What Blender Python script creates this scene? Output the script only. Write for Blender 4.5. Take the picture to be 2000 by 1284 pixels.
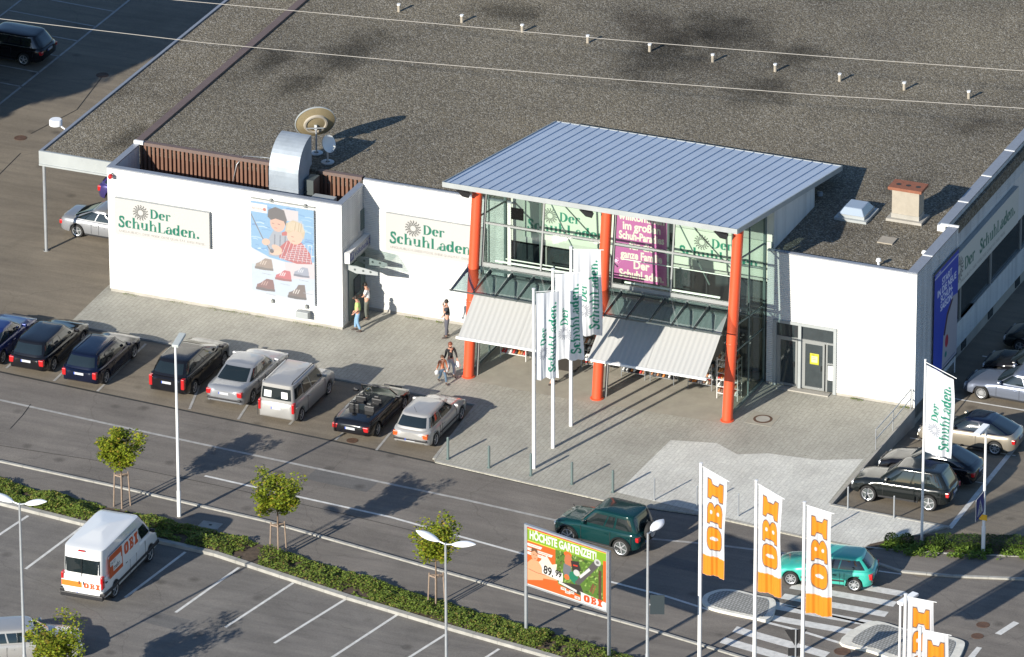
import bpy, math, random
import numpy as np
from mathutils import Vector, Matrix
random.seed(7); np.random.seed(7)
for _o in list(bpy.data.objects): bpy.data.objects.remove(_o)
SC = bpy.context.scene; COL = SC.collection
rad = math.radians
# ------------------------------------------------------------------ camera
F_PX, PITCH, YAW, ROLL, DIST, TX, TY = 15328.26, 0.424383, 0.391552, -0.0028957, 347.4456, -0.16709, 5.41366
fw = Vector((-math.sin(YAW)*math.cos(PITCH), math.cos(YAW)*math.cos(PITCH), -math.sin(PITCH)))
_r = Vector((math.cos(YAW), math.sin(YAW), 0)); _u = _r.cross(fw)
rt = _r*math.cos(ROLL)+_u*math.sin(ROLL); up = -_r*math.sin(ROLL)+_u*math.cos(ROLL)
CAMP = Vector((TX, TY, 0)) - fw*DIST
cd = bpy.data.cameras.new('camera'); cam = bpy.data.objects.new('camera', cd); COL.objects.link(cam)
m = Matrix((( rt.x, up.x, -fw.x, CAMP.x), (rt.y, up.y, -fw.y, CAMP.y), (rt.z, up.z, -fw.z, CAMP.z), (0, 0, 0, 1)))
cam.matrix_world = m
cd.sensor_width = 36; cd.lens = F_PX/2000*36; cd.clip_start = 5; cd.clip_end = 2000
SC.camera = cam
# ------------------------------------------------------------------ light
SHD = Vector((0.742, 2.461, -1.03)).normalized()          # direction the sunlight travels
W = bpy.data.worlds.new('World'); SC.world = W; W.use_nodes = True
nt = W.node_tree; nt.nodes.clear()
sky = nt.nodes.new('ShaderNodeTexSky'); sky.sky_type = 'NISHITA'; sky.sun_disc = False; sky.dust_density = .2; sky.ozone_density = 4
sky.sun_elevation = math.asin(-SHD.z); sky.sun_rotation = rad(197)
bg = nt.nodes.new('ShaderNodeBackground'); bg.inputs[1].default_value = 0.095
wo = nt.nodes.new('ShaderNodeOutputWorld'); nt.links.new(sky.outputs[0], bg.inputs[0]); nt.links.new(bg.outputs[0], wo.inputs[0])
sd = bpy.data.lights.new('sun', 'SUN'); sd.energy = 5.0; sd.angle = rad(0.5); sd.color = (1, 0.94, 0.83)
so = bpy.data.objects.new('sun', sd); COL.objects.link(so); so.location = (-30, -60, 40)
so.rotation_euler = SHD.to_track_quat('-Z', 'Y').to_euler()
SC.view_settings.view_transform = 'Standard'; SC.view_settings.look = 'None'
SC.view_settings.exposure = 0.58; SC.view_settings.gamma = 1; SC.view_settings.use_curve_mapping = False
# ------------------------------------------------------------------ helpers
def G(px, py, z=0.0):                                      # point of the plane z seen at photo pixel (px, py)
    d = fw*F_PX + rt*(px-1000) - up*(py-642); t = (z-CAMP.z)/d.z; q = CAMP + d*t
    return (q.x, q.y)
RZ = -0.06                                                 # asphalt lies a kerb step below the paving
def R(px, py): return G(px, py, RZ)
class MB:
    def __init__(s): s.v = []; s.f = []; s.m = []
    def add(s, vs, fs, mi=0):
        o = len(s.v); s.v += [tuple(p) for p in vs]; s.f += [tuple(i+o for i in f) for f in fs]; s.m += [mi]*len(fs); return s
    def box(s, x0, x1, y0, y1, z0, z1, mi=0):
        x0, x1 = min(x0, x1), max(x0, x1); y0, y1 = min(y0, y1), max(y0, y1); z0, z1 = min(z0, z1), max(z0, z1)
        return s.add([(x0,y0,z0),(x1,y0,z0),(x1,y1,z0),(x0,y1,z0),(x0,y0,z1),(x1,y0,z1),(x1,y1,z1),(x0,y1,z1)],
              [(0,3,2,1),(4,5,6,7),(0,1,5,4),(1,2,6,5),(2,3,7,6),(3,0,4,7)], mi)
    def obox(s, a, b, w, h, mi=0, upv=(0,0,1)):            # bar from a to b, w across, h along up
        a, b = Vector(a), Vector(b); d = (b-a).normalized(); U = Vector(upv)
        if abs(d.dot(U)) > .98: U = Vector((0,1,0))
        sx = d.cross(U).normalized(); uu = sx.cross(d)
        vs = []
        for p in (a, b):
            for i, j in ((-1,-1),(1,-1),(1,1),(-1,1)): vs.append(p + sx*w/2*i + uu*h/2*j)
        return s.add(vs, [(3,2,1,0),(4,5,6,7),(0,1,5,4),(1,2,6,5),(2,3,7,6),(3,0,4,7)], mi)
    def tube(s, pts, r, n=10, mi=0, cap=True):             # r number or list
        pts = [Vector(p) for p in pts]; k = len(pts); rs = r if isinstance(r, (list, tuple)) else [r]*k
        rings = []
        for i, p in enumerate(pts):
            d = (pts[min(i+1, k-1)] - pts[max(i-1, 0)]).normalized()
            U = Vector((0,0,1)) if abs(d.z) < .9 else Vector((1,0,0))
            a = d.cross(U).normalized(); b = a.cross(d)
            rings += [p + (a*math.cos(2*math.pi*j/n) + b*math.sin(2*math.pi*j/n))*rs[i] for j in range(n)]
        fs = [(i*n+j, i*n+(j+1)%n, (i+1)*n+(j+1)%n, (i+1)*n+j) for i in range(k-1) for j in range(n)]
        if cap: fs += [tuple(reversed(range(n))), tuple((k-1)*n+j for j in range(n))]
        return s.add(rings, fs, mi)
    def lathe(s, prof, c=(0,0,0), n=20, axis='z', mi=0):   # prof: (radius, height)
        vs = []
        for (r, h) in prof:
            for j in range(n):
                a = 2*math.pi*j/n; x, y = r*math.cos(a), r*math.sin(a)
                p = (x, y, h) if axis == 'z' else ((x, h, y) if axis == 'y' else (h, x, y))
                vs.append((p[0]+c[0], p[1]+c[1], p[2]+c[2]))
        k = len(prof)
        return s.add(vs, [(i*n+j, i*n+(j+1)%n, (i+1)*n+(j+1)%n, (i+1)*n+j) for i in range(k-1) for j in range(n)], mi)
    def poly(s, pts, z, mi=0): return s.add([(p[0], p[1], z if len(p) < 3 else p[2]) for p in pts], [tuple(range(len(pts)))], mi)
    def prism(s, pts, z0, z1, mi=0):
        n = len(pts)
        return s.add([(p[0],p[1],z0) for p in pts]+[(p[0],p[1],z1) for p in pts],
            [tuple(reversed(range(n))), tuple(range(n,2*n))]+[(i,(i+1)%n,n+(i+1)%n,n+i) for i in range(n)], mi)
    def strip(s, pts, w, z, mi=0):                         # flat painted line
        P = [Vector((p[0], p[1])) for p in pts]; vs = []
        for i, p in enumerate(P):
            d = (P[min(i+1, len(P)-1)] - P[max(i-1, 0)]).normalized(); nn = Vector((-d.y, d.x))*w/2
            vs += [(p.x+nn.x, p.y+nn.y, z), (p.x-nn.x, p.y-nn.y, z)]
        return s.add(vs, [(2*i+1, 2*i+3, 2*i+2, 2*i) for i in range(len(P)-1)], mi)
    def mesh(s, name, mats, smooth=False):
        me = bpy.data.meshes.new(name); me.from_pydata([tuple(v) for v in s.v], [], s.f)
        for q in (mats if isinstance(mats, (list, tuple)) else [mats]): me.materials.append(q)
        if isinstance(mats, (list, tuple)) and len(mats) > 1: me.polygons.foreach_set('material_index', s.m)
        if smooth:
            me.shade_smooth()
            if smooth is not True: me.set_sharp_from_angle(angle=rad(smooth))
        me.update(); return me
    def build(s, name, mats, parent=None, smooth=False, bevel=0):
        o = bpy.data.objects.new(name, s.mesh(name, mats, smooth)); COL.objects.link(o)
        if parent: o.parent = parent
        if bevel:
            b = o.modifiers.new('bevel', 'BEVEL'); b.width = bevel; b.segments = 2; b.limit_method = 'ANGLE'
        return o
def tag(o, label=None, cat=None, group=None, kind=None):
    if label: o['label'] = label
    if cat: o['category'] = cat
    if group: o['group'] = group
    if kind: o['kind'] = kind
    return o
def empty(name, loc, rz=0, label=None, cat=None, group=None):
    o = bpy.data.objects.new(name, None); COL.objects.link(o); o.location = loc; o.rotation_euler = (0, 0, rz)
    o.empty_display_size = .2
    return tag(o, label, cat, group)
def struct(name, mb, mats, smooth=False): return tag(mb.build(name, mats, None, smooth), kind='structure')
# ------------------------------------------------------------------ materials
def newmat(name):
    mt = bpy.data.materials.new(name); mt.use_nodes = True; t = mt.node_tree; b = t.nodes['Principled BSDF']; return mt, t, b
def mat(name, c, rough=.6, metal=0, var=0, vscale=3, bump=0, bscale=40, emit=None, coat=0, spec=.5, var2=None):
    mt, t, b = newmat(name); b.inputs['Roughness'].default_value = rough; b.inputs['Metallic'].default_value = metal
    b.inputs['Base Color'].default_value = (*c, 1); b.inputs['Specular IOR Level'].default_value = spec
    if coat: b.inputs['Coat Weight'].default_value = coat; b.inputs['Coat Roughness'].default_value = .04
    if var or bump:
        tc = t.nodes.new('ShaderNodeTexCoord')
    if var:
        nz = t.nodes.new('ShaderNodeTexNoise'); nz.inputs['Scale'].default_value = vscale; nz.inputs['Detail'].default_value = 6
        nz.inputs['Roughness'].default_value = .65
        t.links.new(tc.outputs['Object'], nz.inputs['Vector'])
        mr = t.nodes.new('ShaderNodeMapRange'); mr.inputs[1].default_value = .3; mr.inputs[2].default_value = .7
        mr.inputs[3].default_value = 1-var; mr.inputs[4].default_value = 1+var
        t.links.new(nz.outputs[0], mr.inputs[0])
        mx = t.nodes.new('ShaderNodeMix'); mx.data_type = 'RGBA'; mx.blend_type = 'MULTIPLY'; mx.inputs[0].default_value = 1
        mx.inputs[6].default_value = (*c, 1); t.links.new(mr.outputs[0], mx.inputs[7]); t.links.new(mx.outputs[2], b.inputs['Base Color'])
    if bump:
        n2 = t.nodes.new('ShaderNodeTexNoise'); n2.inputs['Scale'].default_value = bscale; n2.inputs['Detail'].default_value = 3
        t.links.new(tc.outputs['Object'], n2.inputs['Vector'])
        bp = t.nodes.new('ShaderNodeBump'); bp.inputs['Strength'].default_value = bump; bp.inputs['Distance'].default_value = .02
        t.links.new(n2.outputs[0], bp.inputs['Height']); t.links.new(bp.outputs[0], b.inputs['Normal'])
    return mt
def N(t, kind, **kw):
    n = t.nodes.new(kind)
    for k, v in kw.items():
        if k.startswith('i'): n.inputs[int(k[1:])].default_value = v
        else: setattr(n, k, v)
    return n
def ramp(t, src, stops):
    r = t.nodes.new('ShaderNodeValToRGB'); e = r.color_ramp.elements
    while len(e) < len(stops): e.new(.5)
    for q, (p, c) in zip(e, stops): q.position = p; q.color = (*c, 1) if len(c) == 3 else c
    t.links.new(src, r.inputs[0]); return r.outputs[0]
def mul(t, a, b, mode='MULTIPLY', fac=1):
    mx = t.nodes.new('ShaderNodeMix'); mx.data_type = 'RGBA'; mx.blend_type = mode; mx.inputs[0].default_value = fac
    t.links.new(a, mx.inputs[6]); t.links.new(b, mx.inputs[7]); return mx.outputs[2]
def stain_and_shade(t, src):
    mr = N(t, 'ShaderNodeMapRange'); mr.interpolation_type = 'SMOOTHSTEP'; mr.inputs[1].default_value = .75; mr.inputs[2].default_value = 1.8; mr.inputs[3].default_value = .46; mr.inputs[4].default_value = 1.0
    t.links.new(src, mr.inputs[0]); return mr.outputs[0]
def asphalt(name, c, patch=.18, crack=True):
    mt, t, b = newmat(name); b.inputs['Roughness'].default_value = .85; b.inputs['Specular IOR Level'].default_value = .25
    tc = N(t, 'ShaderNodeTexCoord'); v = tc.outputs['Object']
    def nz(scale, det=5, ro=.6, dist=0, vec=v):
        n = N(t, 'ShaderNodeTexNoise'); n.inputs['Scale'].default_value = scale; n.inputs['Detail'].default_value = det
        n.inputs['Roughness'].default_value = ro; n.inputs['Distortion'].default_value = dist; t.links.new(vec, n.inputs['Vector']); return n.outputs[0]
    base = ramp(t, nz(.22, 6, .6, 1.2), [(.3, tuple(k*(1-patch) for k in c)), (.5, c), (.72, tuple(k*(1+patch) for k in c))])
    grain = ramp(t, nz(28, 3, .8), [(.3, (.72,.72,.74)), (.7, (1.28,1.27,1.25))])
    col = mul(t, base, grain)
    mp = N(t, 'ShaderNodeMapping'); mp.inputs['Scale'].default_value = (.25, 2.4, 1); t.links.new(v, mp.inputs[0])
    tr = ramp(t, nz(.9, 4, .6, 0, mp.outputs[0]), [(.35, (.88,.88,.89)), (.65, (1.1,1.1,1.09))]); col = mul(t, col, tr)
    if crack:
        vo = N(t, 'ShaderNodeTexVoronoi', feature='DISTANCE_TO_EDGE'); vo.inputs['Scale'].default_value = .11
        wn = N(t, 'ShaderNodeTexNoise'); wn.inputs['Scale'].default_value = .8; t.links.new(v, wn.inputs['Vector'])
        wp = mul(t, v, wn.outputs[1], 'ADD', .8); t.links.new(wp, vo.inputs['Vector'])
        col = mul(t, col, ramp(t, vo.outputs[0], [(0, (.80,.80,.80)), (.004, (1,1,1))]))
    st = N(t, 'ShaderNodeTexVoronoi', feature='F1'); st.inputs['Scale'].default_value = .55; t.links.new(v, st.inputs['Vector'])
    col = mul(t, col, ramp(t, st.outputs[0], [(0, (.58,.57,.57)), (.09, (.74,.74,.74)), (.17, (1,1,1))]))
    t.links.new(col, b.inputs['Base Color'])
    bp = N(t, 'ShaderNodeBump', i0=.5, i1=.01); t.links.new(nz(60, 2), bp.inputs['Height']); t.links.new(bp.outputs[0], b.inputs['Normal'])
    return mt
def paving(name, c, c2, mortar, rot=0, bw=.42, rh=.21, joint=.022):
    mt, t, b = newmat(name); b.inputs['Roughness'].default_value = .8; b.inputs['Specular IOR Level'].default_value = .3
    tc = N(t, 'ShaderNodeTexCoord'); mp = N(t, 'ShaderNodeMapping'); mp.inputs['Rotation'].default_value = (0, 0, rot)
    t.links.new(tc.outputs['Object'], mp.inputs[0])
    br = N(t, 'ShaderNodeTexBrick'); br.inputs['Scale'].default_value = 1; br.inputs['Brick Width'].default_value = bw
    br.inputs['Row Height'].default_value = rh; br.inputs['Mortar Size'].default_value = joint; br.inputs['Mortar Smooth'].default_value = .3
    br.inputs['Color1'].default_value = (*c, 1); br.inputs['Color2'].default_value = (*c2, 1); br.inputs['Mortar'].default_value = (*mortar, 1)
    t.links.new(mp.outputs[0], br.inputs['Vector'])
    n = N(t, 'ShaderNodeTexNoise'); n.inputs['Scale'].default_value = .35; n.inputs['Detail'].default_value = 7; n.inputs['Roughness'].default_value = .65
    t.links.new(tc.outputs['Object'], n.inputs['Vector'])
    col = mul(t, br.outputs[0], ramp(t, n.outputs[0], [(.3, (.82,.81,.79)), (.7, (1.12,1.12,1.1))]))
    n3 = N(t, 'ShaderNodeTexNoise'); n3.inputs['Scale'].default_value = 9; n3.inputs['Detail'].default_value = 4
    t.links.new(tc.outputs['Object'], n3.inputs['Vector'])
    col = mul(t, col, ramp(t, n3.outputs[0], [(.3, (.86,.86,.86)), (.7, (1.1,1.1,1.1))]))
    vo = N(t, 'ShaderNodeTexVoronoi', feature='F1'); vo.inputs['Scale'].default_value = 1.1; t.links.new(tc.outputs['Object'], vo.inputs['Vector'])
    col = mul(t, col, ramp(t, vo.outputs[0], [(0, (.5,.49,.48)), (.035, (.62,.6,.58)), (.06, (1,1,1))]))
    t.links.new(col, b.inputs['Base Color'])
    bp = N(t, 'ShaderNodeBump', i0=.5, i1=.01); bp.invert = True; t.links.new(br.outputs[1], bp.inputs['Height']); t.links.new(bp.outputs[0], b.inputs['Normal'])
    return mt
ROOF_STAINS_AND_SHADE = [((1290,110),(2.4,4.2)), ((1420,60),(3.0,3.4)), ((1490,170),(2.2,2.6)), ((1560,105),(1.8,2.2)), ((690,100),(1.8,3.6)), ((585,165),(1.4,2.2)), ((530,120),(1.0,2.4)), ((1000,25),(2.4,1.8)), ((240,225),(.9,2.4)), ((330,190),(.8,2.2))]  # dark roof stains; last two paint a soft shadow into the carport gravel
def gravel(name, k=1.0):
    mt, t, b = newmat(name); b.inputs['Roughness'].default_value = .95; b.inputs['Specular IOR Level'].default_value = .15
    tc = N(t, 'ShaderNodeTexCoord'); v = tc.outputs['Object']
    vo = N(t, 'ShaderNodeTexVoronoi', feature='F1'); vo.inputs['Scale'].default_value = 17; t.links.new(v, vo.inputs['Vector'])
    sp = N(t, 'ShaderNodeSeparateColor'); t.links.new(vo.outputs[1], sp.inputs[0])
    c = lambda *q: tuple(x*k for x in q)
    cell = ramp(t, sp.outputs[0], [(0, c(.115,.103,.086)), (.22, c(.16,.142,.115)), (.45, c(.21,.182,.14)), (.62, c(.25,.215,.155)), (.8, c(.29,.26,.21)), (.95, c(.40,.375,.33))])
    n = N(t, 'ShaderNodeTexNoise'); n.inputs['Scale'].default_value = .10; n.inputs['Detail'].default_value = 5; n.inputs['Roughness'].default_value = .55
    t.links.new(v, n.inputs['Vector'])
    col = mul(t, cell, ramp(t, n.outputs[0], [(.34, (.50,.49,.48)), (.42, (.86,.86,.85)), (.7, (1.16,1.14,1.08))]))
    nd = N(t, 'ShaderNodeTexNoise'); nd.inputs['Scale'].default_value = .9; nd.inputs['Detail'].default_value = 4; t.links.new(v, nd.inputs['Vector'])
    for (pp, (rx_, ry_)) in ROOF_STAINS_AND_SHADE:
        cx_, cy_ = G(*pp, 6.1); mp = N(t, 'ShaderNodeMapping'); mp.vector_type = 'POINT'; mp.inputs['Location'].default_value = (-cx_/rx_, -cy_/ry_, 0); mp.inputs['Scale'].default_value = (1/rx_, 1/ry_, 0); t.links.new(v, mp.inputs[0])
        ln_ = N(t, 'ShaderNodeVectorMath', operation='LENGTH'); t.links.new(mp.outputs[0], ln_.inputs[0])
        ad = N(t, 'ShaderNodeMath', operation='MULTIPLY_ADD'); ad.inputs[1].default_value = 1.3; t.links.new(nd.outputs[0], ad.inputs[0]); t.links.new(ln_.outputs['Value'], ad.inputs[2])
        col = mul(t, col, ramp(t, ad.outputs[0], [(.45, (.58,.57,.57)), (1.0, (.70,.70,.70)), (1.65, (1,1,1))]) if False else stain_and_shade(t, ad.outputs[0]))
    t.links.new(col, b.inputs['Base Color'])
    bp = N(t, 'ShaderNodeBump', i0=.7, i1=.03); bp.invert = True; t.links.new(vo.outputs[0], bp.inputs['Height']); t.links.new(bp.outputs[0], b.inputs['Normal'])
    return mt
def glassmat(name, tint, refl=.08, k=1.0):
    mt = bpy.data.materials.new(name); mt.use_nodes = True; t = mt.node_tree; t.nodes.clear()
    o = N(t, 'ShaderNodeOutputMaterial'); tr = N(t, 'ShaderNodeBsdfTransparent'); tr.inputs[0].default_value = (*tint, 1)
    gl = N(t, 'ShaderNodeBsdfGlossy'); gl.inputs['Roughness'].default_value = .02
    fr = N(t, 'ShaderNodeFresnel'); fr.inputs[0].default_value = 1.5
    ad = N(t, 'ShaderNodeMath', operation='ADD'); ad.inputs[1].default_value = refl; 
    mk_ = N(t, 'ShaderNodeMath', operation='MULTIPLY'); mk_.inputs[1].default_value = k; t.links.new(fr.outputs[0], mk_.inputs[0]); t.links.new(mk_.outputs[0], ad.inputs[0])
    mx = N(t, 'ShaderNodeMixShader'); t.links.new(ad.outputs[0], mx.inputs[0]); t.links.new(tr.outputs[0], mx.inputs[1]); t.links.new(gl.outputs[0], mx.inputs[2])
    t.links.new(mx.outputs[0], o.inputs[0]); return mt
M = {}
M['asphalt'] = asphalt('asphalt_road', (.180,.163,.144))
M['asphalt_lot'] = asphalt('asphalt_lot', (.178,.166,.151))
M['asphalt_row'] = asphalt('asphalt_bays', (.205,.176,.137), .15)
M['patch'] = asphalt('asphalt_patch', (.135,.131,.126), .1, False)
M['paving'] = paving('paving_grey', (.41,.395,.345), (.375,.36,.315), (.28,.268,.232), math.pi/2, .52, .2, .011)
M['paving_light'] = paving('paving_pale', (.64,.63,.58), (.59,.58,.54), (.47,.46,.42), math.pi/2, .52, .2, .011)
M['cobble'] = paving('cobbles', (.42,.42,.41), (.35,.35,.34), (.2,.2,.19), .4, .16, .13, .03)
M['slab'] = mat('entrance_slab', (.34,.315,.26), .8, var=.12, vscale=1.2)
M['kerb'] = mat('kerb_concrete', (.34,.33,.30), .85, var=.2, vscale=2)
M['paint'] = mat('road_paint', (.62,.61,.58), .7, var=.18, vscale=4)
M['paint_dim'] = mat('worn_road_paint', (.36,.35,.33), .75, var=.25, vscale=3)
M['soil'] = mat('soil', (.09,.065,.045), .95, var=.4, vscale=6)
M['island_kerb'] = mat('white_island_kerb', (.66,.64,.57), .8, var=.15, vscale=3)
M['iron'] = mat('rusty_iron', (.10,.055,.035), .8, var=.3, vscale=8)
M['concrete'] = mat('concrete', (.36,.34,.30), .85, var=.15, vscale=1.5)
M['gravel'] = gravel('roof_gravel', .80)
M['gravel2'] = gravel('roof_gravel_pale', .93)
M['white_wall'] = mat('white_cladding', (.66,.66,.645), .45, var=.05, vscale=.8)
def streaks(mt, amt=.10):
    t = mt.node_tree; b = t.nodes['Principled BSDF']; src = b.inputs['Base Color'].links[0].from_socket
    tc = N(t, 'ShaderNodeTexCoord'); mp = N(t, 'ShaderNodeMapping'); mp.inputs['Scale'].default_value = (2.2, 2.2, .10); t.links.new(tc.outputs['Object'], mp.inputs[0])
    n = N(t, 'ShaderNodeTexNoise'); n.inputs['Scale'].default_value = 1; n.inputs['Detail'].default_value = 5; t.links.new(mp.outputs[0], n.inputs['Vector'])
    t.links.new(mul(t, src, ramp(t, n.outputs[0], [(.35, (1-amt*1.6, 1-amt*1.6, 1-amt*1.6)), (.52, (1,1,1))])), b.inputs['Base Color'])
streaks(M['white_wall'], .11)
M['white'] = mat('white_paint', (.80,.80,.78), .4)
M['grey_trim'] = mat('grey_metal_trim', (.30,.32,.36), .45, .3, var=.06)
M['pale_trim'] = mat('pale_fascia', (.34,.36,.36), .45, var=.1, vscale=.7)
M['brown'] = mat('brown_cladding', (.17,.085,.055), .6, var=.12, vscale=2)
M['brown_trim'] = mat('brown_trim', (.15,.105,.09), .55, var=.1)
M['roof_metal'] = mat('standing_seam_metal', (.52,.59,.70), .5, .0, var=.06, vscale=.6)
M['duct'] = mat('galvanised_steel', (.30,.34,.385), .5, .2, var=.12, vscale=2)
M['red'] = mat('red_orange_column', (.68,.085,.03), .42)
M['frame'] = mat('grey_window_frame', (.27,.28,.275), .45, .2)
M['steel'] = mat('dark_steel', (.12,.14,.14), .45, .5)
M['arm'] = mat('dark_grey_arm', (.045,.06,.068), .45, .3)
M['pole'] = mat('white_pole', (.74,.74,.73), .35)
M['galv'] = mat('galvanised_pole', (.42,.44,.46), .42, .5, var=.1)
M['green_grey'] = mat('green_grey_paint', (.12,.16,.155), .5)
M['dark'] = mat('dark_interior', (.035,.035,.033), .8, var=.3)
M['inner'] = mat('interior_wall', (.52,.54,.49), .8, var=.05)
M['glass'] = glassmat('greenish_glass', (.80,.88,.83), .02, .7)
M['side_glass'] = glassmat('tinted_side_glass', (.50,.60,.58), .03, .8)
M['canopy_glass'] = glassmat('canopy_glass', (.74,.82,.81), .0, .25)
M['dark_glass'] = mat('dark_window_glass', (.035,.045,.05), .06, spec=.8, var=.2, vscale=1.5)
M['awning'] = mat('awning_fabric', (.40,.398,.385), .75)
M['rubber'] = mat('tyre_rubber', (.02,.02,.02), .8)
M['black_plastic'] = mat('black_plastic', (.02,.02,.022), .5)
M['car_glass'] = mat('car_window', (.012,.018,.02), .04, spec=1.0)
M['rim'] = mat('alloy_rim', (.55,.56,.58), .3, .6)
M['tail'] = mat('tail_lamp_red', (.45,.01,.012), .15, spec=.8, coat=.5)
M['orange_tail'] = mat('tail_lamp_orange', (.62,.09,.012), .15, spec=.8, coat=.5)
M['chrome'] = mat('chrome_trim', (.6,.62,.64), .15, .9)
M['amber'] = mat('amber_lens', (.7,.18,.02), .2)
M['head'] = mat('headlamp_lens', (.6,.63,.66), .1, .3)
M['plate'] = mat('number_plate', (.50,.51,.53), .5)
M['plate_blue'] = mat('plate_blue', (.03,.08,.45), .5)
M['lamp'] = mat('lamp_housing', (.82,.83,.85), .35)
M['lampgrey'] = mat('lamp_housing_grey', (.42,.45,.44), .4)
M['bark'] = mat('bark', (.16,.11,.075), .9, var=.3, vscale=12)
M['stake'] = mat('stake_wood', (.27,.20,.15), .85, var=.2, vscale=8)
M['rubbermat'] = mat('entrance_mat', (.075,.065,.055), .9)
M['terracotta'] = mat('terracotta', (.24,.09,.05), .8, var=.15, vscale=6)
M['render'] = mat('beige_render', (.35,.31,.25), .85, var=.1, vscale=3)
M['ochre'] = mat('ochre_dish', (.25,.20,.115), .6, var=.15, vscale=2)
M['sky_dome'] = mat('skylight_dome', (.30,.36,.44), .2, spec=.8)
def leafmat(name, a, b_, c_):
    mt, t, b = newmat(name); b.inputs['Roughness'].default_value = .6; b.inputs['Specular IOR Level'].default_value = .3
    g = N(t, 'ShaderNodeNewGeometry'); col = ramp(t, g.outputs['Random Per Island'], [(0, a), (.45, b_), (.8, b_), (1, c_)])
    tr = N(t, 'ShaderNodeBsdfTranslucent'); t.links.new(col, b.inputs['Base Color']); t.links.new(col, tr.inputs[0])
    mx = N(t, 'ShaderNodeMixShader'); mx.inputs[0].default_value = .3
    t.links.new(b.outputs[0], mx.inputs[1]); t.links.new(tr.outputs[0], mx.inputs[2]); t.links.new(mx.outputs[0], t.nodes['Material Output'].inputs[0])
    return mt
M['leaf'] = leafmat('tree_leaves', (.09,.14,.014), (.26,.31,.025), (.40,.27,.045))
M['cover'] = leafmat('ground_cover_leaves', (.07,.11,.02), (.17,.235,.04), (.30,.23,.07))
M['hedge'] = leafmat('hedge_leaves', (.02,.04,.01), (.05,.09,.016), (.09,.14,.02))
M['sage'] = leafmat('pale_leaves', (.08,.14,.02), (.14,.22,.03), (.2,.28,.05))
M['skin'] = mat('skin', (.55,.29,.20), .55)
# ================================================================== SETTING
def lotz(y):
    return RZ if y < -6.3 else max(-.86, RZ-.8*(y+6.3)/10.6)
def LP(px, py):                                            # point on the sloping side lot
    z = -.4
    for _ in range(12):
        p = G(px, py, z); z = lotz(p[1])
    return (p[0], p[1], z)
XL = 19.15                                                 # edge of the raised paving above the side lot
g = MB()
g.add([(-400,-300,RZ),(400,-300,RZ),(400,-6.3,RZ),(XL,-6.3,RZ),(XL,9.45,RZ),(18.4,9.45,RZ),(18.4,500,RZ),(-400,500,RZ)], [(0,1,2,3,4,5,6,7)])
g.add([(XL,-6.3,RZ),(400,-6.3,RZ),(400,4.3,-.86),(XL,4.3,-.86),(18.4,500,-.86),(400,500,-.86),(18.4,9.45,-.86),(XL,9.45,-.86)], [(0,1,2,3),(3,2,5,4,6,7)])
struct('ground', g, M['asphalt_row'])
row_kerb = [(-18.59,-1.44),(-13.86,-1.67),(-5.71,-2.28),(1.43,-2.55),(1.88,-8.31)]
gut = [R(-200,688), R(0,727), R(180,765), R(420,815), R(700,872), R(850,905), R(1200,985), R(1380,1010), R(1560,1050), R(1700,1077)]
lane3 = [R(-300,841), R(0,905), R(230,955), R(520,1022), R(700,1073), R(900,1130), R(1030,1167), R(1260,1231), R(1380,1267), R(1600,1335)]
pk = [R(-250,920), R(0,985), R(160,1025), R(420,1085), R(680,1170), R(880,1230), R(1070,1284), R(1500,1420)]
# road sheet
rd = MB()
roadpoly = gut + [R(1730,1105), (24.9,-11.25), (29.05,-10.0), (60,-4), (60,-45), (30,-45)] + list(reversed(lane3))
rd.poly(list(reversed(roadpoly)), RZ+.004)
struct('road', rd, M['asphalt'])
# footpath between the kerb and the planting strip
def offs(pts, d):
    out = []
    P = [Vector(p) for p in pts]
    for i, p in enumerate(P):
        t_ = (P[min(i+1, len(P)-1)]-P[max(i-1, 0)]).normalized(); out.append((p.x - t_.y*d, p.y + t_.x*d))
    return out
strip_top = offs(pk, 1.75)
fp = MB(); L3o = offs(lane3, -.14); n = min(len(L3o), len(strip_top))
fp.prism(list(L3o) + list(reversed(strip_top)), RZ-.05, .03); struct('footpath', fp, M['asphalt'])
kb = MB()
def kerb(mb, pts, w, z0, z1):
    a = offs(pts, w/2); b = offs(pts, -w/2)
    for i in range(len(pts)-1):
        p, q = Vector(pts[i]), Vector(pts[i+1]); L = (q-p).length; k = max(1, int(L/1.0))
        for j in range(k):
            t0, t1 = j/k+.006/L, (j+1)/k-.006/L
            f = lambda A, t_: (A[i][0]*(1-t_)+A[i+1][0]*t_, A[i][1]*(1-t_)+A[i+1][1]*t_)
            mb.prism([f(b,t0), f(b,t1), f(a,t1), f(a,t0)], z0, z1)
kerb(kb, lane3, .13, RZ-.05, .07); struct('road_kerb', kb, M['kerb'])
kb = MB(); kerb(kb, pk, .26, RZ-.05, .09); struct('car_park_kerb', kb, M['kerb'])
kb = MB(); kerb(kb, row_kerb, .14, RZ-.05, .012); kerb(kb, offs(gut, .10)[5:9], .09, RZ-.05, .008)
struct('paving_kerb', kb, M['kerb'])
sp_ = MB(); sp_.prism(offs(pk, .13)+list(reversed(strip_top)), RZ-.05, .045); struct('planting_strip_soil', sp_, M['soil'])
cp = MB(); cp.poly([(-60,-60),(45,-60)]+list(reversed(pk)), RZ+.008); struct('car_park', cp, M['asphalt_lot'])
gt = MB(); gt.strip(gut[:8], .13, RZ+.010); struct('drain_gutter', gt, M['dark'])
tp = MB()
for P_ in ([R(20,838), R(44,812), R(60,790)], [R(-20,868), R(200,902), R(420,948), R(640,997), R(900,1060)], [R(1120,985), R(1135,1010), R(1128,1040)], [R(40,300), R(-10,350)], [R(200,150), R(150,215), R(60,262)]): tp.strip(P_, .035, RZ+.0135)
struct('asphalt_seams', tp, M['rubber'])
tp = MB()
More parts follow.
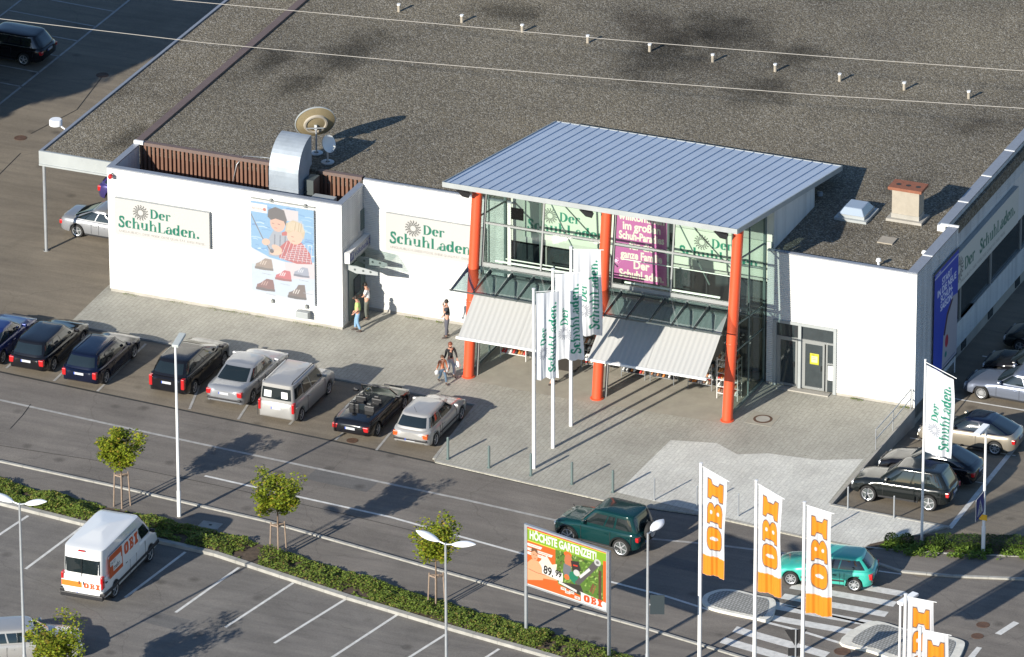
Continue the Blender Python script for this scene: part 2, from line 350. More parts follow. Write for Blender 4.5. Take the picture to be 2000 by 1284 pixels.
for P_ in ([(620,915),(742,940),(715,962),(594,936)], [(1300,1085),(1380,1104),(1362,1120),(1282,1101)], [(300,1195),(372,1212),(345,1232),(273,1214)]): tp.poly([R(*q) for q in reversed(P_)], RZ+.0105)
struct('asphalt_patches', tp, M['patch'])
# paving
plaza = [(-18.72,2.6)] + row_kerb + [gut[5], gut[6], gut[7], gut[8], gut[9], G(1855,1028), (XL,-6.2), (XL,9.4), (-18.72,9.4)]
pl = MB(); pl.prism(plaza, RZ-.9, 0); struct('paving', pl, M['paving'])
lp = MB(); lp.poly([G(1205,962), G(1380,1003), G(1560,1044), G(1695,1070), G(1848,1028), (XL-.15,-6.1), G(1686,897), G(1600,899), G(1500,886), G(1440,888), G(1400,866), G(1310,860)], .004)
struct('pale_paving', lp, M['paving_light'])
sl = MB(); sl.poly([(-.3,-.35),(5,-.55),(12.3,-.35),(12.3,4.5),(-.3,4.5)], .004); struct('entrance_slab', sl, M['slab'])
wl = MB(); wl.box(XL-.02, XL+.06, -6.2, 4.15, -.92, .03); struct('retaining_wall', wl, M['concrete'])
# lot edge kerbs on the right
kb = MB(); kerb(kb, [(XL,-6.25), G(1855,1030)], .12, RZ-.05, .03); struct('side_lot_kerb', kb, M['kerb'])
# markings
mk = MB(); Z = RZ+.012
lane1 = [R(-100,760), R(0,782), R(240,835), R(450,880), R(700,933), R(900,975), R(1090,1018), R(1240,1050), R(1400,1065), R(1560,1085)]
lane2 = [R(400,930), R(510,955), R(760,1010), R(1030,1085), R(1185,1135), R(1300,1165), R(1385,1192)]
mk.strip(lane1, .16, Z, 1); mk.strip(lane2, .14, Z, 0)
for a, b in [((55,1008),(-30,1064)), ((160,1030),(50,1112)), ((362,1079),(244,1168)), ((467,1109),(343,1197)), ((573,1139),(440,1226)), ((675,1171),(536,1257)), ((775,1202),(642,1289)), ((870,1240),(740,1322)), ((975,1268),(845,1352))]:
    mk.strip([R(*a), R(*b)], .13, Z, 0)
for i, (a, b) in enumerate([((88,655),(12,720)), ((285,672),(190,765)), ((190,665),(105,745)), ((412,700),(370,800)), ((520,735),(465,820)), ((648,745),(565,830)), ((760,760),(655,860)), ((800,800),(735,880))]):
    mk.strip([R(*a), R(*b)], .11, Z, 1)
mk.strip([(-32.5,19), (-32.3,40)], .12, Z, 1)
for y in (22.6, 24.5, 26.7, 28.8, 30.8, 32.9, 35): mk.strip([(-37.2,y+.3), (-32.4,y)], .1, Z, 1)
mk.strip([(-37.3,30), (-37.1,42)], .1, Z, 1)
# zebra crossings
for k in range(5):
    y = -12.75-k*1.02; mk.poly([(20.3,y-.5),(24.85,y-.5),(24.85,y),(20.3,y)], Z)
for k in range(5):
    y = -18.15-k*1.12; x0 = 19.55-.12*k; mk.poly([(x0,y-.75),(x0+4.3,y-1.55),(x0+4.35,y-1.0),(x0,y-.2)], Z)
mk.strip([R(1510,1176), R(1563,1190), R(1702,1221)], .15, Z); mk.strip([R(1488,1214), R(1560,1232), R(1642,1257)], .17, Z)
mk.poly([R(1943,1238), R(1955,1241), R(1991,1218), R(1980,1214)], Z); mk.poly([R(1885,1290), R(1898,1292), R(1918,1266), R(1908,1264)], Z)
mk.strip([R(1716,1116), R(1760,1122)], .1, Z)
struct('road_markings', mk, [M['paint'], M['paint_dim']])
lm = MB()
def lotline(a, b, w, mi=0):
    A, B = Vector(a[:2]), Vector(b[:2]); k = 8; d = (B-A).normalized(); nn = Vector((-d.y, d.x))*w/2; vs = []
    for i in range(k+1):
        p = A.lerp(B, i/k); vs += [(*(p+nn), lotz((p+nn).y)+.012), (*(p-nn), lotz((p-nn).y)+.012)]
    lm.add(vs, [(2*i+1, 2*i+3, 2*i+2, 2*i) for i in range(k)], mi)
lotline(G(1855,1030), LP(2020,820), .22)
for (p, q) in [((1748,851),(1974,899)), ((1862,779),(2010,808)), ((1936,699),(2040,716)), ((1690,905),(1905,955))]:
    a, b = LP(*p), LP(*q); lotline((19.5,a[1]), (24.3,a[1]), .1)
struct('side_lot_markings', lm, [M['paint']])
# traffic islands
def smooth_loop(P):
    n = len(P); out = []
    for i in range(n):
        p0, p1, p2, p3 = [Vector(P[(i+k-1)%n]) for k in range(4)]
        for q in range(5):
            t = q/5; out.append(tuple(.5*((2*p1)+(p2-p0)*t+(2*p0-5*p1+4*p2-p3)*t*t+(3*p1-p0-3*p2+p3)*t**3)))
    return out
def island(pts, name, lab, mats):
    P = smooth_loop([R(*p) for p in pts]); c = Vector((sum(p[0] for p in P)/len(P), sum(p[1] for p in P)/len(P)))
    inn = [tuple(c + (Vector(p)-c)*.83) for p in P]
    a = MB(); a.prism(P, RZ-.03, .06, 0); a.prism(inn, .05, .075, 1)
    o = a.build(name, mats); return tag(o, kind='structure')
def ccw(P): return P
island([(1505,1214),(1470,1211),(1400,1196),(1378,1187),(1371,1177),(1379,1165),(1408,1156),(1440,1158),(1480,1168),(1514,1178)], 'traffic_island', '', [M['island_kerb'], M['cobble']])
island([(1640,1258),(1700,1276),(1760,1296),(1850,1310),(1884,1266),(1868,1252),(1825,1243),(1765,1232),(1700,1219)], 'traffic_island', '', [M['island_kerb'], M['cobble']])
# right-hand footway, its kerb and the planting bed
fwp = MB(); kr = [R(1700,1098), R(1760,1118), R(1860,1127), R(2000,1133), R(2150,1137)]
bed = [R(1690,1072), R(1760,1078), R(1850,1084), R(2000,1090), R(2150,1096)]
fwp.prism(kr+list(reversed(bed)), RZ-.03, 0); struct('footway', fwp, M['asphalt'])
kb = MB(); kerb(kb, kr, .15, RZ-.05, .02); kerb(kb, bed, .1, RZ-.05, .03); struct('footway_kerb', kb, M['kerb'])
sb = MB(); sb.prism(offs(bed, .05)+[R(2150,1050), R(2000,1050), R(1840,1046), R(1770,1050), R(1700,1066)], RZ-.03, .02); struct('planting_bed_soil', sb, M['soil'])
# manholes and drains
def cover(px, py, z, r, name, label, ring=True):
    x, y = G(px, py, z); a = MB()
    a.lathe([(0,.012),(r*.78,.012),(r*.8,.016),(r,.016),(r,.0)], (x, y, z), 24)
    o = a.build(name, M['iron'] if not ring else M['iron']); tag(o, label, 'manhole')
    if ring:
        b = MB(); b.lathe([(0,.02),(r*.74,.02)], (x, y, z), 24); b.build('lid', M['concrete'], o)
        c = MB(); c.box(x-r*1.45, x+r*1.45, y-r*1.45, y+r*1.45, z-.01, z+.006); c.build('frame', M['slab'], o)
cover(1490, 819, 0.005, .42, 'manhole', 'rusty ringed manhole cover set in the pale paving right of the entrance')
cover(200, 147, RZ, .3, 'drain_cover', 'small rusty drain cover on the sunlit yard near the tree shade', False)
cover(40, 270, RZ, .3, 'drain_cover', 'small rusty drain cover at the far left edge of the yard', False)
cover(688, 861, RZ, .25, 'drain_cover', 'dark drain cover beside the parked convertible', False)
cover(1920, 1221, RZ, .28, 'drain_cover', 'rusty drain cover on the road nearer the right-hand kerb', False)
cover(1909, 1243, RZ, .26, 'drain_cover', 'rusty drain cover on the road just beyond the second traffic island', False)
cover(1645, 1273, RZ, .34, 'drain_cover', 'rust-stained drain cover against the near corner of the second island', False)
a = MB(); x, y = G(411, 1028, 0); a.box(x-.45, x+.45, y-.3, y+.3, 0, .06); a.box(x-.06, x+.06, y-.06, y+.06, .055, .066, 1)
tag(a.build('drain_slab', [M['kerb'], M['dark']]), 'white concrete drain slab with a hole beside the planting strip', 'drain')

# ================================================================== STORE BUILDING
B = empty('store_building', (0,4.9,0), 0, 'flat-roofed white ribbed shoe store with gravel roof and glazed red-columned entrance', 'store')
B.location = (0,0,0)
def part(name, mb, mats, parent=None, smooth=False, bevel=0): return mb.build(name, mats, parent or B, smooth, bevel)
def corr(mb, p0, p1, z0, z1, nrm, mi=0, pitch=.088, dep=.026):     # horizontal ribbed sheet from p0 to p1
    nx, ny = nrm; k = int(round((z1-z0)/pitch)); zs = []
    for i in range(k):
        z = z0+(z1-z0)*i/k; h = (z1-z0)/k
        zs += [(z, 0), (z+h*.55, 0), (z+h*.62, -dep), (z+h*.94, -dep)]
    zs.append((z1, 0)); vs = []
    for z, d in zs: vs += [(p0[0]+nx*d, p0[1]+ny*d, z), (p1[0]+nx*d, p1[1]+ny*d, z)]
    mb.add(vs, [(2*i, 2*i+1, 2*i+3, 2*i+2) for i in range(len(zs)-1)], mi)
ZR = 6.1
# left wing (machine box)
WX0, WX1, WY, WH = -18.38, -7.05, 2.46, 6.06
a = MB(); corr(a, (WX0,WY), (WX1,WY), .14, WH-.06, (0,-1)); corr(a, (WX1,5.0), (WX1,WY), 3.4, WH-.06, (1,0)); corr(a, (WX1,5.0), (WX1,WY), .14, 3.4, (1,0))
corr(a, (WX0,WY), (WX0,12), .14, 4.3, (-1,0))
a.box(WX0+.03, WX1-.03, WY+.03, WY+.2, .14, WH-.06); a.box(WX1-.2, WX1-.03, WY+.2, 5.4, .14, WH-.06); a.box(WX0+.03, WX0+.2, WY+.2, 5.4, .14, WH-.06)
part('wing_wall', a, M['white_wall'])
a = MB(); a.box(WX0+.02, WX1-.02, WY+.01, 5.0, 0, .14); part('plinth', a, M['concrete'])
a = MB(); a.box(WX0-.03, WX1+.03, WY-.04, WY+.24, WH-.06, WH); a.box(WX0-.03, WX0+.26, WY+.24, 5.43, WH-.061, WH); a.box(WX1-.26, WX1+.03, WY+.24, 5.1, WH-.061, WH)
part('parapet_capping', a, M['grey_trim'])
a = MB()
for x in (WX0-.012, WX1-.05): a.box(x, x+.062, WY-.015, WY+.05, .14, WH-.06)
part('corner_trim', a, M['white'])
a = MB(); a.box(WX0+.2, WX1-.2, WY+.2, 5.45, 4.2, 4.72); part('machine_deck', a, M['steel'])
a = MB(); x = WX0+.2
a.box(WX0+.2, WX1-.2, 5.56, 5.62, 4.6, ZR-.1, 0)
while x < WX1-.3:
    if not (-11.05 < x < -9.5): a.box(x, x+.11, 5.44, 5.51, 4.7, ZR-.12, 0)
    x += .205
part('brown_cladding', a, M['brown'])
a = MB(); a.box(WX0+.02, -11.1, 5.38, 5.62, ZR-.12, ZR+.03); a.box(-9.4, WX1-.28, 5.38, 5.62, ZR-.12, ZR+.03)
a.box(WX0-.02, WX0+.34, 5.43, 60, ZR-.12, ZR+.07); part('brown_edge_trim', a, M['brown_trim'])
a = MB(); a.box(WX0-.03, WX0+.42, 5.3, 5.43, ZR-.06, ZR+.09); part('white_corner_cap', a, M['white'])
# roof slabs
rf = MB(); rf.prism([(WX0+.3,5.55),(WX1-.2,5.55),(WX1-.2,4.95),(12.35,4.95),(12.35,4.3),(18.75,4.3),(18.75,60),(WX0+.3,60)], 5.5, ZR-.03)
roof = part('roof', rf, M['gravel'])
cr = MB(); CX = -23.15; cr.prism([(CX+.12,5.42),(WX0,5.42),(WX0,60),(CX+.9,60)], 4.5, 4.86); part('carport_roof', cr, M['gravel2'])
a = MB(); a.prism([(CX,5.3),(WX0-.02,5.3),(WX0-.02,5.42),(CX,5.42)], 4.3, 4.93); a.box(CX+.02, WX0-.02, 5.24, 5.32, 4.24, 4.32)
part('carport_fascia', a, M['pale_trim'])
a = MB(); a.add([(CX,5.42,4.93),(CX+.14,5.42,4.93),(CX+.92,60,4.93),(CX+.78,60,4.93),(CX,5.42,4.3),(CX+.14,5.42,4.3),(CX+.92,60,4.3),(CX+.78,60,4.3)],
      [(0,1,2,3),(7,6,5,4),(0,3,7,4),(1,5,6,2)]); part('carport_edge_trim', a, M['grey_trim'])
for y in (5.55, 14, 23, 32):
    a = MB(); xx = CX+.12+.0143*(y-5.5); a.tube([(xx,y,RZ), (xx,y,4.3)], .075, 12); a.lathe([(.14,0),(.14,.03)], (xx,y,RZ), 12); part('carport_post', a, M['galv'], smooth=40)
# middle wall
a = MB(); corr(a, (WX1,4.9), (.0,4.9), .14, 6.28, (0,-1)); a.box(WX1, 0, 4.93, 5.1, .1, 6.28); part('middle_wall', a, M['white_wall'])
a = MB(); a.box(WX1, 0, 4.91, 5.1, 0, .14); part('plinth', a, M['concrete'])
a = MB(); a.box(WX1+.03, .2, 4.86, 5.0, 6.28, 6.34); part('parapet_capping', a, M['grey_trim'])
# right wing
RY = 4.2; RX0, RX1, RH = 12.3, 19.15, 6.33
a = MB(); D0, D1, DZ = 12.62, 15.55, 3.12
corr(a, (RX0,RY), (D0,RY), .12, DZ, (0,-1)); corr(a, (D1,RY), (RX1,RY), .12, DZ, (0,-1)); corr(a, (RX0,RY), (RX1,RY), DZ, RH, (0,-1))
a.box(RX0, D0, RY+.03, RY+.2, .1, DZ); a.box(D1, RX1-.03, RY+.03, RY+.2, .1, DZ); a.box(RX0, RX1-.03, RY+.03, RY+.2, DZ, RH); part('right_wall', a, M['white_wall'])
a = MB(); a.box(RX0, D0, RY+.012, RY+.1, 0, .12); a.box(D1, RX1-.01, RY+.012, RY+.1, -.3, .12); part('plinth', a, M['concrete'])
a = MB(); a.box(RX0, RX1, RY-.04, RY+.16, RH, RH+.05); part('parapet_capping', a, M['grey_trim'])
a = MB(); corr(a, (RX1,RY), (RX1,9.5), -.55, RH, (1,0)); corr(a, (18.6,9.5), (18.6,60), 4.75, RH, (1,0)); corr(a, (18.6,9.5), (18.6,60), -.25, .95, (1,0))
a.box(18.85, RX1-.03, RY+.1, 9.47, -.86, RH); a.box(18.2, 18.57, 9.5, 60, -.25, .95); a.box(18.2, 18.57, 9.5, 60, 2.55, RH); part('side_wall', a, M['white_wall'])
a = MB(); a.box(RX1-.03, RX1+.02, RY-.012, RY+.05, -.55, RH); a.box(RX1-.03, RX1+.02, 9.46, 9.52, -.55, RH); part('corner_trim', a, M['white'])
a = MB(); a.box(18.2, 18.5, 9.4, 60, -.9, -.25); a.box(18.9, 19.12, RY+.1, 9.5, -.9, -.5); part('dark_base', a, M['concrete'])
a = MB(); a.box(18.72, RX1+.03, RY, 9.55, RH, RH+.06); a.box(18.2, 18.66, 9.55, 60, RH, RH+.06); part('side_parapet_capping', a, M['grey_trim'])
a = MB(); a.box(18.35, RX1+.031, 9.50, 9.62, RH+.02, RH+.1)
for y in (6.1, 12.2, 15.3, 18.4): 
    b = MB(); b.box(18.2 if y > 9 else 18.72, 18.68 if y > 9 else RX1+.032, y, y+.09, RH+.055, RH+.075); part('capping_joint', b, M['white'])
part('capping_joint', a, M['white'])
for k, y in enumerate((9.62, 11.9, 16, 20.1, 24.2, 28.3)):
    a = MB(); a.box(18.42, 18.5, y, y+(2.1 if k == 0 else 3.9), .98, 2.5); w = part('side_window', a, M['dark_glass'])
    b = MB(); b.box(18.44, 18.56, y+(2.1 if k == 0 else 3.9), y+(2.28 if k == 0 else 4.1), .98, 2.52); b.box(18.44, 18.6, y, y+3.9, .95, 1.0); part('frame', b, M['frame'], w)
for y in (12.2, 15.8, 19.5, 23):
    a = MB(); a.box(18.49, 18.54, y, y+.6, -.75, -.35); part('cellar_window', a, M['dark_glass'])
# doors in the right wing
a = MB()
for x in (D0, 13.78, D1-.14): a.box(x, x+.14, RY-.05, RY+.16, .02, DZ)
a.box(D0, D1, RY-.045, RY+.155, DZ-.1, DZ+.03); part('door_surround', a, M['pale_trim'])
def door(x0, x1, lab):
    a = MB(); a.box(x0, x0+.09, RY+.05, RY+.12, .05, 2.3); a.box(x1-.09, x1, RY+.05, RY+.12, .05, 2.3)
    a.box(x0+.09, x1-.09, RY+.05, RY+.12, 2.2, 2.3); a.box(x0+.09, x1-.09, RY+.05, RY+.12, .05, .16); d = part('door', a, M['frame'])
    b = MB(); b.box(x0+.09, x1-.09, RY+.08, RY+.1, .16, 2.2); part('pane', b, M['dark_glass'], d)
    b = MB(); b.tube([(x1-.14,RY+.0,1.0),(x1-.14,RY+.0,1.25)], .02, 6); part('handle', b, M['black_plastic'], d); return d
door(12.85, 13.72, ''); door(14.0, 14.98, '')
a = MB(); a.box(12.76, 13.78, RY+.07, RY+.1, 2.38, DZ-.1); part('transom_window', a, M['dark_glass'])
a = MB(); a.box(13.92, 15.41, RY+.07, RY+.1, 2.38, DZ-.1); part('transom_window', a, M['dark_glass'])
a = MB(); a.box(12.76, 15.41, RY+.04, RY+.12, 2.3, 2.38); a.box(12.76, 12.85, RY+.05, RY+.12, .05, 2.3); a.box(13.92, 14.0, RY+.051, RY+.12, .05, 2.3); a.box(15.04, 15.12, RY+.051, RY+.12, .05, 2.3); a.box(15.12,15.41,RY+.05,RY+.12,1.35,1.42); part('door_frame', a, M['frame'])
a = MB(); a.box(15.12, 15.41, RY+.07, RY+.1, .05, 2.3); part('side_light', a, M['dark_glass'])
a = MB(); a.box(15.14, 15.39, RY+.055, RY+.068, .62, 1.3); part('white_letter_panel', a, M['white'])
a = MB(); a.box(12.9, 15.3, RY-.35, RY-.02, 0, .05); part('door_step', a, M['concrete'])
# atrium
def zroof(y): return 9.0-(y-.114)*.1697
for k in range(3):
    x = 6.05*k; a = MB(); a.tube([(x,.0,0), (x,1.155,8.66)], .235, 24); a.lathe([(.30,0),(.30,.03),(.24,.05)], (x,0,.002), 24); c = part('column', a, M['red'], smooth=40)
    b = MB(); yy = .1335*3.45; b.lathe([(.245,0),(.255,.02),(.255,.06),(.245,.08)], (x,yy,3.42), 24); part('collar', b, M['red'], c, 40)
a = MB()
def sheet(mb, x0, x1, y0, y1, dz0, dz1):
    mb.add([(x0,y0,zroof(y0)+dz0),(x1,y0,zroof(y0)+dz0),(x1,y1,zroof(y1)+dz0),(x0,y1,zroof(y1)+dz0),(x0,y0,zroof(y0)+dz1),(x1,y0,zroof(y0)+dz1),(x1,y1,zroof(y1)+dz1),(x0,y1,zroof(y1)+dz1)],
           [(0,3,2,1),(4,5,6,7),(0,1,5,4),(1,2,6,5),(2,3,7,6),(3,0,4,7)])
CX0, CX1, CY0, CY1 = -1.18, 12.42, .114, 13.14
sheet(a, CX0, CX1, CY0, CY1, -.10, -.03)
x = CX0+.2
while x < CX1-.1:
    sheet(a, x, x+.024, CY0+.04, CY1-.02, -.03, .002); x += .462
er = part('entrance_roof', a, M['roof_metal'])
a = MB(); sheet(a, CX0-.03, CX1+.03, CY0-.05, CY0, -.22, .015); sheet(a, CX1, CX1+.05, CY0, CY1, -.22, .01); sheet(a, CX0-.05, CX0, CY0, CY1, -.22, .01); sheet(a, CX0-.03, CX1+.03, CY1, CY1+.05, -.2, .0)
part('fascia', a, M['pale_trim'], er)
a = MB(); sheet(a, CX0+.02, CX1-.02, CY0+.02, CY1-.02, -.16, -.12); part('soffit', a, M['grey_trim'], er)
a = MB()                                                   # gable walls of the atrium above the roof
for x in (.0, 12.2):
    a.add([(x,5.0,ZR-.1),(x,10.0,ZR-.1),(x,10.0,zroof(10)-.17),(x,5.0,zroof(5)-.17),(x+.12,5.0,ZR-.1),(x+.12,10.0,ZR-.1),(x+.12,10.0,zroof(10)-.17),(x+.12,5.0,zroof(5)-.17)],
          [(0,3,2,1),(4,5,6,7),(0,1,5,4),(1,2,6,5),(2,3,7,6),(3,0,4,7)])
a.box(.12, 12.2, 9.9, 10.0, ZR-.1, zroof(10)-.17); part('atrium_upper_wall', a, M['white_wall'])
a = MB(); a.box(.0, 12.3, 4.95, 5.1, 4.5, zroof(5)-.17); part('atrium_back_wall', a, M['inner'])
a = MB(); a.box(.1, 12.2, 8.4, 8.5, 0, 4.5); a.box(.0, .1, 5.1, 8.4, 0, 4.5); a.box(12.2, 12.3, 5.1, 8.4, 0, 4.5); a.box(.1,12.2,5.1,8.4,4.4,4.5); part('shop_interior', a, M['dark'])
for k in range(8):
    x0 = .15+k*1.51; a = MB(); a.box(x0+.05, x0+1.46, 4.98, 5.0, .1, 4.4); w = part('shop_window', a, M['dark_glass'])
    b = MB(); b.box(x0-.03, x0+.05, 4.92, 5.02, 0, 4.45); b.box(x0+.05, x0+1.46, 4.93, 5.01, 2.7, 2.78); part('frame', b, M['frame'], w)
# glazing: front (leaning with the columns)
def gy(z): return .1335*z+.30
def lean_bar(mb, x0, x1, z0, z1, d=.1):
    mb.add([(x0,gy(z0)-d/2,z0),(x1,gy(z0)-d/2,z0),(x1,gy(z0)+d/2,z0),(x0,gy(z0)+d/2,z0),(x0,gy(z1)-d/2,z1),(x1,gy(z1)-d/2,z1),(x1,gy(z1)+d/2,z1),(x0,gy(z1)+d/2,z1)],
        [(0,3,2,1),(4,5,6,7),(0,1,5,4),(1,2,6,5),(2,3,7,6),(3,0,4,7)])
GZ0, GZM, GZ1 = 5.05, 6.9, 8.62
for (x0, x1) in ((.27, 5.78), (6.32, 11.83)):
    xm = (x0+x1)/2 + .0
    for (p, q) in ((x0, xm), (xm, x1)):
        for (u, v) in ((GZ0, GZM), (GZM, GZ1)):
            a = MB(); a.add([(p+.05,gy(u),u+.04),(q-.04,gy(u),u+.04),(q-.04,gy(v),v-.04),(p+.05,gy(v),v-.04)], [(0,1,2,3)]); part('front_pane', a, M['glass'])
    a = MB(); lean_bar(a, x0-.02, x0+.07, .0, GZ1, .14); lean_bar(a, x1-.07, x1+.02, .0, GZ1, .14); lean_bar(a, xm-.035, xm+.035, GZ0+.1, GZ1, .1)
    lean_bar(a, x0+.07, xm-.035, GZM-.04, GZM+.04, .09); lean_bar(a, xm+.035, x1-.07, GZM-.04, GZM+.04, .09); lean_bar(a, x0+.07, x1-.07, GZ0-.08, GZ0+.08, .12); lean_bar(a, x0+.07, x1-.07, GZ1-.1, GZ1+.1, .15)
    part('front_frame', a, M['frame'])
    a = MB(); a.tube([(x0+.6,1.05,GZ0+.18),(x1-.5,1.05,GZ0+.18)], .05, 8); part('fluorescent_tube', a, M['white'])
# glazing: sides
def side(x, lab):
    A = lambda y, z: (x, y, z)
    yb = 4.35
    a = MB(); a.add([A(.35,.2), A(yb,.2), A(yb,zroof(yb)-.2), A(gy(8.6),8.55)], [(0,1,2,3)]); part('side_pane', a, M['side_glass'])
    a = MB(); bar = lambda p, q, w=.07: a.obox(p, q, w, w)
    bar(A(yb,0), A(yb,zroof(yb)-.18), .12); bar(A(.4,.05), A(gy(8.5),8.5), .07); bar(A(2.45,.05), A(2.45,zroof(2.45)-.2), .06)
    for z in (6.6, 3.65): bar(A(gy(z+.3),z+.5), A(yb-.06,z), .06)
    bar(A(.45,.12), A(yb-.06,.12), .1); bar(A(.75,2.9), A(yb-.06,2.6), .05)
    part('side_frame', a, M['green_grey'])
side(12.13, ''); side(-.02, '')
a = MB()
for x in (1.5, 4.4, 7.5, 10.5): a.tube([(x,4.7,.1),(x,4.7,8.0)], .06, 8)
for x in (1.5, 7.5): a.tube([(x,4.7,7.6),(x+2.9,2.2,5.2)], .035, 6)
a.tube([(.1,4.6,5.25),(12.1,4.6,5.25)], .05, 6); a.tube([(.1,3.9,8.05),(12.1,3.9,8.05)], .05, 6); part('inner_steel_frame', a, M['green_grey'])
a = MB(); a.tube([(1.0,1.9,5.0),(5.6,1.9,5.0)], .03, 6); a.tube([(6.6,1.7,6.0),(11.6,1.7,6.0)], .025, 6); part('light_rail', a, M['white'])
# glass canopy
a = MB(); hy, hz, ty_, tz = .82, 4.93, -1.24, 4.6
a.obox((-.35,hy,hz-.03), (12.35,hy,hz-.03), .12, .12); part('canopy_beam', a, M['frame'])
a = MB(); a.obox((-.35,ty_,tz), (12.3,ty_,tz), .05, .06); part('canopy_edge_rail', a, M['steel'])
for k in range(13):
    x = -.27+k*1.02 if k < 12 else 12.2
    if k == 12: continue
    a = MB(); w = .03
    pr = [(hy-.05,hz+.0),(ty_,tz+.04),(ty_,tz-.06),(hy-.5,hz-.20),(hy-.05,hz-.24)]
    a.add([(x-w,p,q) for p,q in pr]+[(x+w,p,q) for p,q in pr], [(4,3,2,1,0),(5,6,7,8,9)]+[(i,(i+1)%5,5+(i+1)%5,5+i) for i in range(5)]); ar = part('canopy_arm', a, M['arm'])
    b = MB()
    for t_ in (.3,.5,.7): 
        yy = hy+(ty_-hy)*t_; zz = hz-.17+(tz+.17-hz)*t_*.98; b.lathe([(0,-.034),(.05*(1.3-t_),-.034)], (x,yy,zz), 10, 'x'); b.lathe([(0,.034),(.05*(1.3-t_),.034)], (x,yy,zz), 10, 'x')
    part('hole', b, M['pale_trim'], ar)
    if k < 12:
        xm_ = x+.51
        a = MB(); x1 = x+1.0; a.box(x+.04, x1-.02, 0, 1, 0, .012)
        a.v = [(p[0], hy-.06+(ty_-hy+.08)*p[1], hz+.05+(tz-hz)*p[1]+p[2]) for p in a.v]; part('canopy_pane', a, M['canopy_glass'])
# awnings
def awning(x0, x1, lab):
    a = MB(); n = int((x1-x0)/.028); vs = []; ty0, tz0, by, bz = .78, 4.53, -1.80, 2.70
    for i in range(n+1):
        x = x0+(x1-x0)*i/n; w = .02*math.sin(2*math.pi*x/.235)
        if abs(x-(x0+x1)/2) < .02: w = -.05
        for j in range(7):
            t_ = j/6; sag = -.06*math.sin(math.pi*t_); vs.append((x, ty0+(by-ty0)*t_+w*.5, tz0+(bz-tz0)*t_+w+sag))
    a.add(vs, [(i*7+j, i*7+j+1, (i+1)*7+j+1, (i+1)*7+j) for i in range(n) for j in range(6)]); aw = part('awning', a, M['awning'], smooth=True)
    b = MB(); b.obox((x0-.08,by-.03,bz-.02), (x1+.08,by-.03,bz-.02), .09, .10); part('front_bar', b, M['white'], aw)
    b = MB(); b.obox((x0,ty0+.06,tz0+.02), (x1,ty0+.06,tz0+.02), .14, .14); part('cassette', b, M['frame'], aw)
    for x in (x0+.3, x1-.3):
        b = MB(); b.tube([(x,.35,3.3),(x,-.8,3.0),(x,by+.05,bz)], .025, 6); part('arm', b, M['steel'], aw)
awning(.28, 5.75, ''); awning(6.33, 11.75, '')
# roof furniture that belongs to the building
def elbow():
    a = MB(); x0, x1 = -11.1, -9.68; yo, yi, zc = 3.75, 4.95, 6.35; cy = 5.25; ro, ri = cy-yo, cy-yi; P = [(yo,4.7),(yo,5.7),(yo,6.1)]; Q = [(yi,4.7),(yi,5.7),(yi,6.1)]
    for k in range(13):
        a_ = math.pi/2*k/12; P.append((cy-ro*math.cos(a_), zc+ro*math.sin(a_)*1.0)); Q.append((cy-ri*math.cos(a_), zc-.2+ri*math.sin(a_)))
    vs = []; n = len(P)
    for (p, q) in zip(P, Q): vs += [(x0,*p),(x1,*p),(x1,*q),(x0,*q)]
    fs = [(4*i+j, 4*i+(j+1)%4, 4*i+4+(j+1)%4, 4*i+4+j) for i in range(n-1) for j in range(4)]
    a.add(vs, fs); a.f.append((4*n-4,4*n-3,4*n-2,4*n-1)); 
    for z in (5.45, 5.75): a.box(x0-.02, x1+.02, yo-.02, yi+.02, z, z+.03)
    return a
d = part('ventilation_duct', elbow(), M['duct'])
a = MB(); a.box(-9.62, -9.2, 4.3, 5.0, 4.7, 6.1); part('duct_casing', a, M['steel'], d)
a = MB(); a.box(-9.05, -8.0, 3.6, 4.15, 4.72, 5.6); ac = part('air_conditioner', a, M['pale_trim'], bevel=.02)
b = MB(); b.lathe([(0,-.012),(.3,-.012),(.3,0)], (-8.6,3.6,5.15), 18, 'y'); part('fan_grille', b, M['black_plastic'], ac)
a = MB(); a.box(15.95, 17.2, 9.9, 10.55, ZR-.05, ZR+1.45); ch = part('chimney', a, M['render'], roof)
# (sub-parts of the roof)
a = MB(); a.box(15.8, 17.35, 9.75, 10.7, ZR+1.45, ZR+1.58)
for x in (16.15, 16.6, 17.05): a.lathe([(0,ZR+1.585),(.12,ZR+1.585)], (x,10.2,0), 10, mi=1)
part('chimney_cap', a, [M['terracotta'], M['dark']], roof)
a = MB(); a.box(15.75, 17.4, 9.7, 10.75, ZR-.02, ZR+.1); a.box(15.93,17.22,9.88,10.57,ZR+.1,ZR+.3); part('chimney_base', a, M['concrete'], roof)
a = MB()
sx, sy = 14.35, 9.8
for (h, z0, z1) in ((.75, ZR-.05, ZR+.08), (.6, ZR+.08, ZR+.22)): a.box(sx-h, sx+h, sy-h*1.1, sy+h*1.1, z0, z1)
part('skylight_kerb', a, M['pale_trim'], roof)
a = MB(); a.add([(sx-.58,sy-.64,ZR+.22),(sx+.58,sy-.64,ZR+.22),(sx+.58,sy+.64,ZR+.22),(sx-.58,sy+.64,ZR+.22),(sx-.4,sy-.45,ZR+.5),(sx+.4,sy-.45,ZR+.5),(sx+.4,sy+.45,ZR+.5),(sx-.4,sy+.45,ZR+.5)],
  [(4,5,6,7),(0,1,5,4),(1,2,6,5),(2,3,7,6),(3,0,4,7)]); part('skylight', a, M['sky_dome'], roof, bevel=.03)
